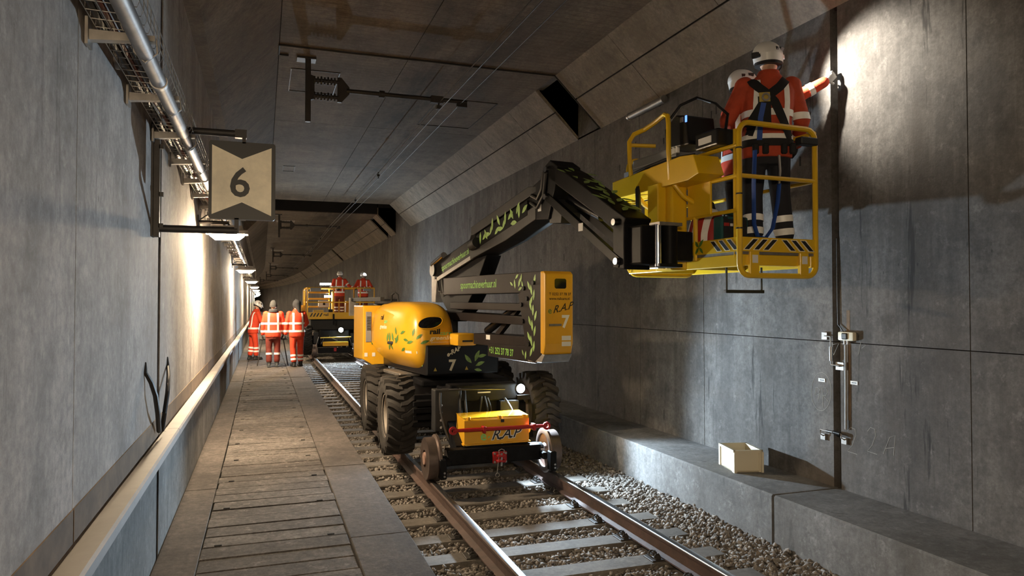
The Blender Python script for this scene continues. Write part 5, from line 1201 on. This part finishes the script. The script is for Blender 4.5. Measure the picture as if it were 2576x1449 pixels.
# lanyard hanging in a loop beside him
lan = [bw(.20, .03, .90), bw(.20, .05, .6), bw(.21, .06, .25), bw(.25, .06, .14), bw(.33, .05, .13), bw(.41, .05, .22), bw(.46, .04, .45), bw(.48, .04, .62)]
ln = thing('fall_lanyard', 'blue webbing lanyard hanging in a loop behind the cage rail', 'lanyard', lan[0]); pts = []
for i in range(len(lan)-1): pts += [lan[i].lerp(lan[i+1], k/5) for k in range(5)]
MB(Matrix.Translation(-lan[0])).tube(pts+[lan[-1]], .030, 8, ry=.008).build('webbing', 'strap_blue', ln, True)
MB(Matrix.Translation(-lan[0])).tube([lan[-1], lan[-1]+Vector((.01, 0, .12)), lan[-1]+Vector((.0, 0, .26))], .012, 8).build('snap_hook', 'steel', ln, True)

# second worker behind him, reaching to the wall with a grey glove
wb = bw(.80, .93, 0); hand = wallp(2076, 205, .17)
rb_ang = math.radians(-90); inv = Matrix.Rotation(-rb_ang, 3, 'Z')
hl_loc = inv @ (hand - wb)/1.08; shd = Vector((.195, 0, 1.43)); mid_ = (shd+hl_loc)/2 + Vector((.03, -.05, -.10))
B_ = make_person('person', 'worker half hidden in raised cage, grey gloved hand reaching to the wall joint', wb, rb_ang, 1.08, .0105, 'hivis', 'navy_cloth', 'boot', 'glove_grey',
    RE=tuple(mid_), RWr=tuple(hl_loc), LE=(-.29, .06, 1.15), LWr=(-.22, .26, 1.05), Rh=(.2, .75, .6), head=(-.25, 0), curl=.75, shin_bands=(.30, .19), lean=(.02, .0))
MB(B_['T']).box((0, .148, .05), (.05, .03, .035), None, .008).build('head_torch', 'black_matte', B_['root'])
# lit torch on the first worker's helmet throws the pale patch on the wall
MB(A_['T']).box((0, .152, .045), (.055, .03, .035), None, .008).build('head_torch', 'black_matte', ra)
hw = wa + Matrix.Rotation(math.radians(-22), 3, 'Z') @ ((A_['T'] @ Vector((0, .185, .05)))*1.11)
tgt = wallp(2165, 190); L_ = light('head_torch_beam', 'SPOT', hw, TORCH, (1.0, .93, .80), None, spot_size=math.radians(92), spot_blend=.75, shadow_soft_size=.015); aim(L_, tgt-L_.location)

# things in the cage
bg = thing('tool_bag', 'red and white bag with black carry handle on the cage floor', 'bag', bw(.20, .70, 0), math.radians(8)); bg.scale = (1.12, 1.1, 1.28)
b = MB(); b.loft([(Vector((0, 0, z)), rx, ry) for z, rx, ry in ((0, .13, .20), (.03, .145, .215), (.16, .14, .20), (.26, .11, .17), (.33, .07, .12), (.36, .03, .07))], 24); bgm = fuse(b, .012, 4); link('bag_body', bgm, 'red_dull', bg, 180)
for y_, h_ in ((-.10, .06), (.02, .05), (.12, .04)): link('bag_panel', band(bgm, (0, y_, .18), (0, 1, 0), h_*.5, (0, y_, .18), .3, .004), 'reflect', bg, 180)
MB().tube([(0, -.09, .32), (0, -.06, .39), (0, .04, .42), (0, .10, .38), (0, .11, .33)], .018, 8).build('handle', 'strap_black', bg, True)
tc = thing('tool_case', 'dark green plastic tool case standing on the cage floor', 'case', bw(.165, .33, 0), math.radians(3)); tc.scale = (1, 1, 1.65)
MB().bx(-.14, .16, -.06, .06, 0, .205, .015).build('case_shell', 'teal_plastic', tc); MB().bx(-.12, .14, -.066, -.06, .05, .19).build('front_panel', 'black_matte', tc); MB().bx(-.12, -.06, -.0685, -.066, .15, .168).build('maker_badge', 'red_dull', tc); MB().bx(-.05, .0, -.0685, -.066, .15, .165).build('maker_badge', 'paper', tc)
MB().tube([(-.06, 0, .2), (-.06, 0, .225), (.08, 0, .225), (.08, 0, .2)], .01, 6).build('handle', 'teal_plastic', tc)
for x in (-.1, .1): MB().bx(x-.02, x+.02, -.07, -.058, .185, .20).build('latch', 'black_matte', tc)

# the three people on the walkway
make_person('person', 'person in orange hi-vis suit and white helmet standing side-on by the left wall', (-.27, 23.2, ZW), math.radians(-72), .99, .017, 'hivis', 'hivis', 'boot', 'black_matte',
    RE=(.27, .16, 1.18), RWr=(.12, .40, 1.16), LE=(-.25, .18, 1.18), LWr=(-.08, .42, 1.14), head=(0, -.55), lean=(0, .10), shin_bands=(.36, .26), RF=(.11, .06), LF=(-.11, -.05), braces=(1, -1))
make_person('person', 'person in orange hi-vis jacket and grey knitted cap, back turned, on the walkway', (.27, 20.3, ZW), 0, 1.0, .016, 'hivis', 'hivis_pants', 'boot_grey', 'black_matte',
    RE=(.255, .03, 1.15), RWr=(.26, .10, .90), LE=(-.255, .02, 1.15), LWr=(-.27, .05, .88), hat='beanie', shin_bands=(.36,), width=.96, RF=(.10, .02), LF=(-.10, -.02))
make_person('person', 'person in orange hi-vis suit with dark hood, back turned, nearest the track', (.88, 20.3, ZW), math.radians(14), 1.0, .016, 'hivis', 'hivis', 'boot', 'black_matte',
    RE=(.31, .12, 1.17), RWr=(.30, .36, 1.06), LE=(-.27, .03, 1.15), LWr=(-.29, .05, .88), hat='hood', head=(.25, -.05), shin_bands=(.30, .20), width=1.0, RF=(.13, .10), LF=(-.10, -.08), lean=(.0, .04))
trs = thing('folding_trestle', 'dark folding trestle with thin splayed legs on the walkway', 'trestle', (.27, 20.95, ZW))
MB().bx(-.34, .34, -.10, .10, .70, .74, .008).build('top_board', 'black_matte', trs)
for x, s_ in ((-.28, -1), (.28, 1)):
    for y_ in (-.2, .2): MB().tube([(x, y_*.3, .70), (x+s_*.12, y_, .0)], .014, 6).build('leg', 'dark_steel', trs, True)
    MB().tube([(x+s_*.07, -.11, .3), (x+s_*.07, .11, .3)], .009, 6).build('stretcher', 'dark_steel', trs, True)
# ================================================================ second road-rail platform behind
M2 = Vector((TX, 29.6, 0))
m2 = thing('access_platform', 'yellow road rail platform lift with two workers, standing farther along the track', 'platform lift', M2)
for (x, y_, f) in ((-1.03, -.6, False), (1.03, -.6, True), (-1.03, 1.6, False), (1.03, 1.6, True)): place_wheel(m2, (x, y_, .62), f, 1.1, random.uniform(0, 1))
for y_ in (-1.3, 2.6):
    place_rail_wheel(m2, (-.752, y_, .246), False); place_rail_wheel(m2, (.752, y_, .246), True)
    MB().bx(-.62, .62, y_-.1, y_+.1, .15, .36, .02).build('rail_axle_beam', 'chassis_black', m2)
MB().bx(-.55, .55, -1.25, 2.4, .45, 1.02, .03).build('chassis_frame', 'chassis_black', m2)
MB().bx(-.85, .85, -.55, 2.2, 1.0, 1.42, .03).build('lift_housing', 'black_matte', m2)
for y_ in (-.6, 1.6): MB().bx(-.9, .9, y_-.1, y_+.1, .5, .7, .02).build('axle', 'chassis_black', m2)
MB().bx(-.45, .50, -1.45, -1.2, .42, .58, .02).build('front_box', 'yellow', m2); MB().tube([(-.55, -1.42, .74), (.6, -1.42, .76)], .022, 8).build('tow_bar', 'gold_plastic', m2, True)
MB().bx(-.05, .05, -1.48, -1.4, .22, .36, .01).build('coupling', 'red_paint', m2)
for (a, c) in (((-.6, -1.0, .9), (-.7, -1.3, .4)), ((-.4, -1.0, .9), (-.5, -1.3, .5)), ((.55, -1.0, .9), (.66, -1.3, .4)), ((-.2, -1.1, .9), (.1, -1.3, .62))): MB().tube([a, (a[0], a[1]-.25, .75), c], .018, 6).build('hose', 'cable', m2, True)
MB().bx(-.78, -.58, -1.15, -.9, .5, .95, .02).build('valve_box', 'black_matte', m2); MB().bx(.6, .8, -1.15, -.9, .4, .9, .02).build('valve_box', 'black_matte', m2)
p = at(858, 830, Y=28.25)-M2
h = MB().cyl(p+Vector((0, .04, 0)), p+Vector((0, .12, 0)), .09, .06, n=16).build('head_lamp', 'black_matte', m2, 40)
MB().bx(p.x-.02, p.x+.02, p.y+.08, -1.18, p.z-.1, p.z).build('lamp_bracket', 'chassis_black', m2)
MB().ell(p+Vector((0, .04, 0)), (.085, .025, .085), 14, 8).build('lamp_lens', 'head_lens', h, True)
L_ = light('head_lamp_beam', 'SPOT', p+Vector((0, -.03, 0)), HEAD*1.3, COOL, m2, spot_size=math.radians(140), spot_blend=.8, shadow_soft_size=.05); aim(L_, (-.02, -1, -.03))
# deck and rails
dk = bpy.data.objects.new('platform_deck', None); COL.objects.link(dk); dk.parent = m2
x0, x1, ya, yb, zd = -1.0, 1.55, -.95, 1.1, 1.54
MB().bx(x0, x1, ya, yb, zd-.10, zd, .01).build('deck_plate', 'yellow', dk)
MB().bx(x0, x1, ya-.015, ya, zd-.06, zd+.17).build('toe_board', 'yellow', dk); MB().bx(x0-.015, x0, ya, yb, zd-.06, zd+.17).build('toe_board', 'yellow', dk)
for x in (x0, -.02, 1.0, x1):
    for y_ in (ya, yb): MB().tube([(x, y_, zd), (x, y_, zd+1.12)], .026, 8).build('post', 'yellow', dk, True)
for z_ in (.56, 1.12):
    for y_ in (ya, yb): MB().tube([(x0, y_, zd+z_), (x1, y_, zd+z_)], .026, 8).build('rail', 'yellow', dk, True)
    for x in (x0, x1): MB().tube([(x, ya, zd+z_), (x, yb, zd+z_)], .026, 8).build('rail', 'yellow', dk, True)
for dx in (.07, .14): MB().tube([(x0-dx, ya+.2, zd+.1), (x0-dx, ya+.2, zd+1.02), (x0-dx+.05, ya+.2, zd+1.1)], .022, 8).build('guard_hoop', 'yellow', dk, True)
MB().bx(x0+.1, x0+.5, ya-.04, ya+.14, zd+.98, zd+1.12, .01).build('control_box', 'grey_plastic', dk); MB().bx(1.12, 1.42, ya-.06, ya+.1, zd+1.0, zd+1.1, .01).build('control_box', 'grey_plastic', dk)
for zz in (.34, .66, .92): MB().bx(x0+.1, -.08, .2, .5, zd+zz, zd+zz+.07, .01).build('inner_beam', 'yellow', dk)
MB().bx(.05, .55, .4, .9, zd, zd+1.0, .02).build('mast_box', 'yellow', dk); MB().bx(.60, .98, .4, .9, zd+.1, zd+.62, .02).build('cabinet', 'yellow', dk)
MB().bx(-.52, -.10, .1, .3, zd+.36, zd+.62, .01).build('panel_box', 'paper', dk); MB().cyl((-.3, .08, zd+.49), (-.3, .1, zd+.49), .05).build('dial', 'black_matte', dk)
MB().bx(-.75, -.35, -.4, -.1, zd, zd+.25, .03).build('reel_box', 'gold_plastic', dk); MB().bx(-.15, .2, -.3, .1, zd, zd+.28, .02).build('blue_box', 'navy_cloth', dk)
MB().bx(-1.42, -1.05, -.7, .4, 1.45, 1.98, .02).build('side_cabinet', 'yellow', m2)
lb = MB().bx(-.42, .06, .9, 1.05, zd+1.26, zd+1.36, .01).build('light_bar', 'black_matte', dk); MB().bx(-.40, .04, .885, .90, zd+1.27, zd+1.35).build('lamp_lens', 'small_lens', lb)
for xx in (-.35, 0): MB().tube([(xx, .97, zd+1.12), (xx, .97, zd+1.27)], .012, 6).build('bar_leg', 'dark_steel', lb)
MB().bx(-.25, .0, .6, .62, zd+.76, zd+.84).build('work_lamp', 'small_lens', dk)
def stripes(xa, n):
    for k in range(n):
        q_ = [(xa+.12*k, .0), (xa+.12*k+.055, .0), (xa+.12*k+.13, .14), (xa+.12*k+.075, .14)]; decal('stripe_print', (q_, [(0, 1, 2, 3)]), (0, ya-.015, zd+.0), (1, 0, 0), (0, 0, 1), 'black_print', dk, .004)
stripes(-.92, 4); decal('lettering', text_mesh('rail', .15, bold=.003), (-.40, ya-.015, zd+.03), (1, 0, 0), (0, 0, 1), 'black_print', dk, .004); decal('lettering', text_mesh('rail', .15, bold=.003), (1.08, ya-.015, zd+.03), (1, 0, 0), (0, 0, 1), 'black_print', dk, .004)
for x in (-.02, .98): MB().bx(x-.035, x+.035, ya-.05, ya-.015, zd-.32, zd+.1, .008).build('hinge_bracket', 'chassis_black', dk)
dz = M2.z+zd
make_person('person', 'worker in orange hi-vis with white helmet resting a hand on the platform rail', (2.86, 29.1, dz), math.radians(174), 1.0, .018, 'hivis', 'hivis_pants', 'boot', 'black_matte',
    LE=(-.40, .10, 1.18), LWr=(-.60, .28, 1.12), RE=(.27, .10, 1.14), RWr=(.10, .28, 1.08), head=(.0, -.05), lean=(-.02, .03), shin_bands=(.36, .24))
D_ = make_person('person', 'worker in orange hi-vis with lit headlamp leaning on the platform rail', (3.80, 29.1, dz), math.radians(180), .98, .018, 'hivis', 'hivis_pants', 'boot', 'black_matte',
    LE=(-.34, .08, 1.18), LWr=(-.14, .34, 1.16), RE=(.34, .08, 1.18), RWr=(.14, .34, 1.16), head=(.35, -.1), lean=(0, .05), shin_bands=(.36, .24))
MB(D_['T']).ell((0, .155, .06), (.03, .015, .03), 10, 6).build('head_torch', 'small_lens', D_['root'], True)
untemp()
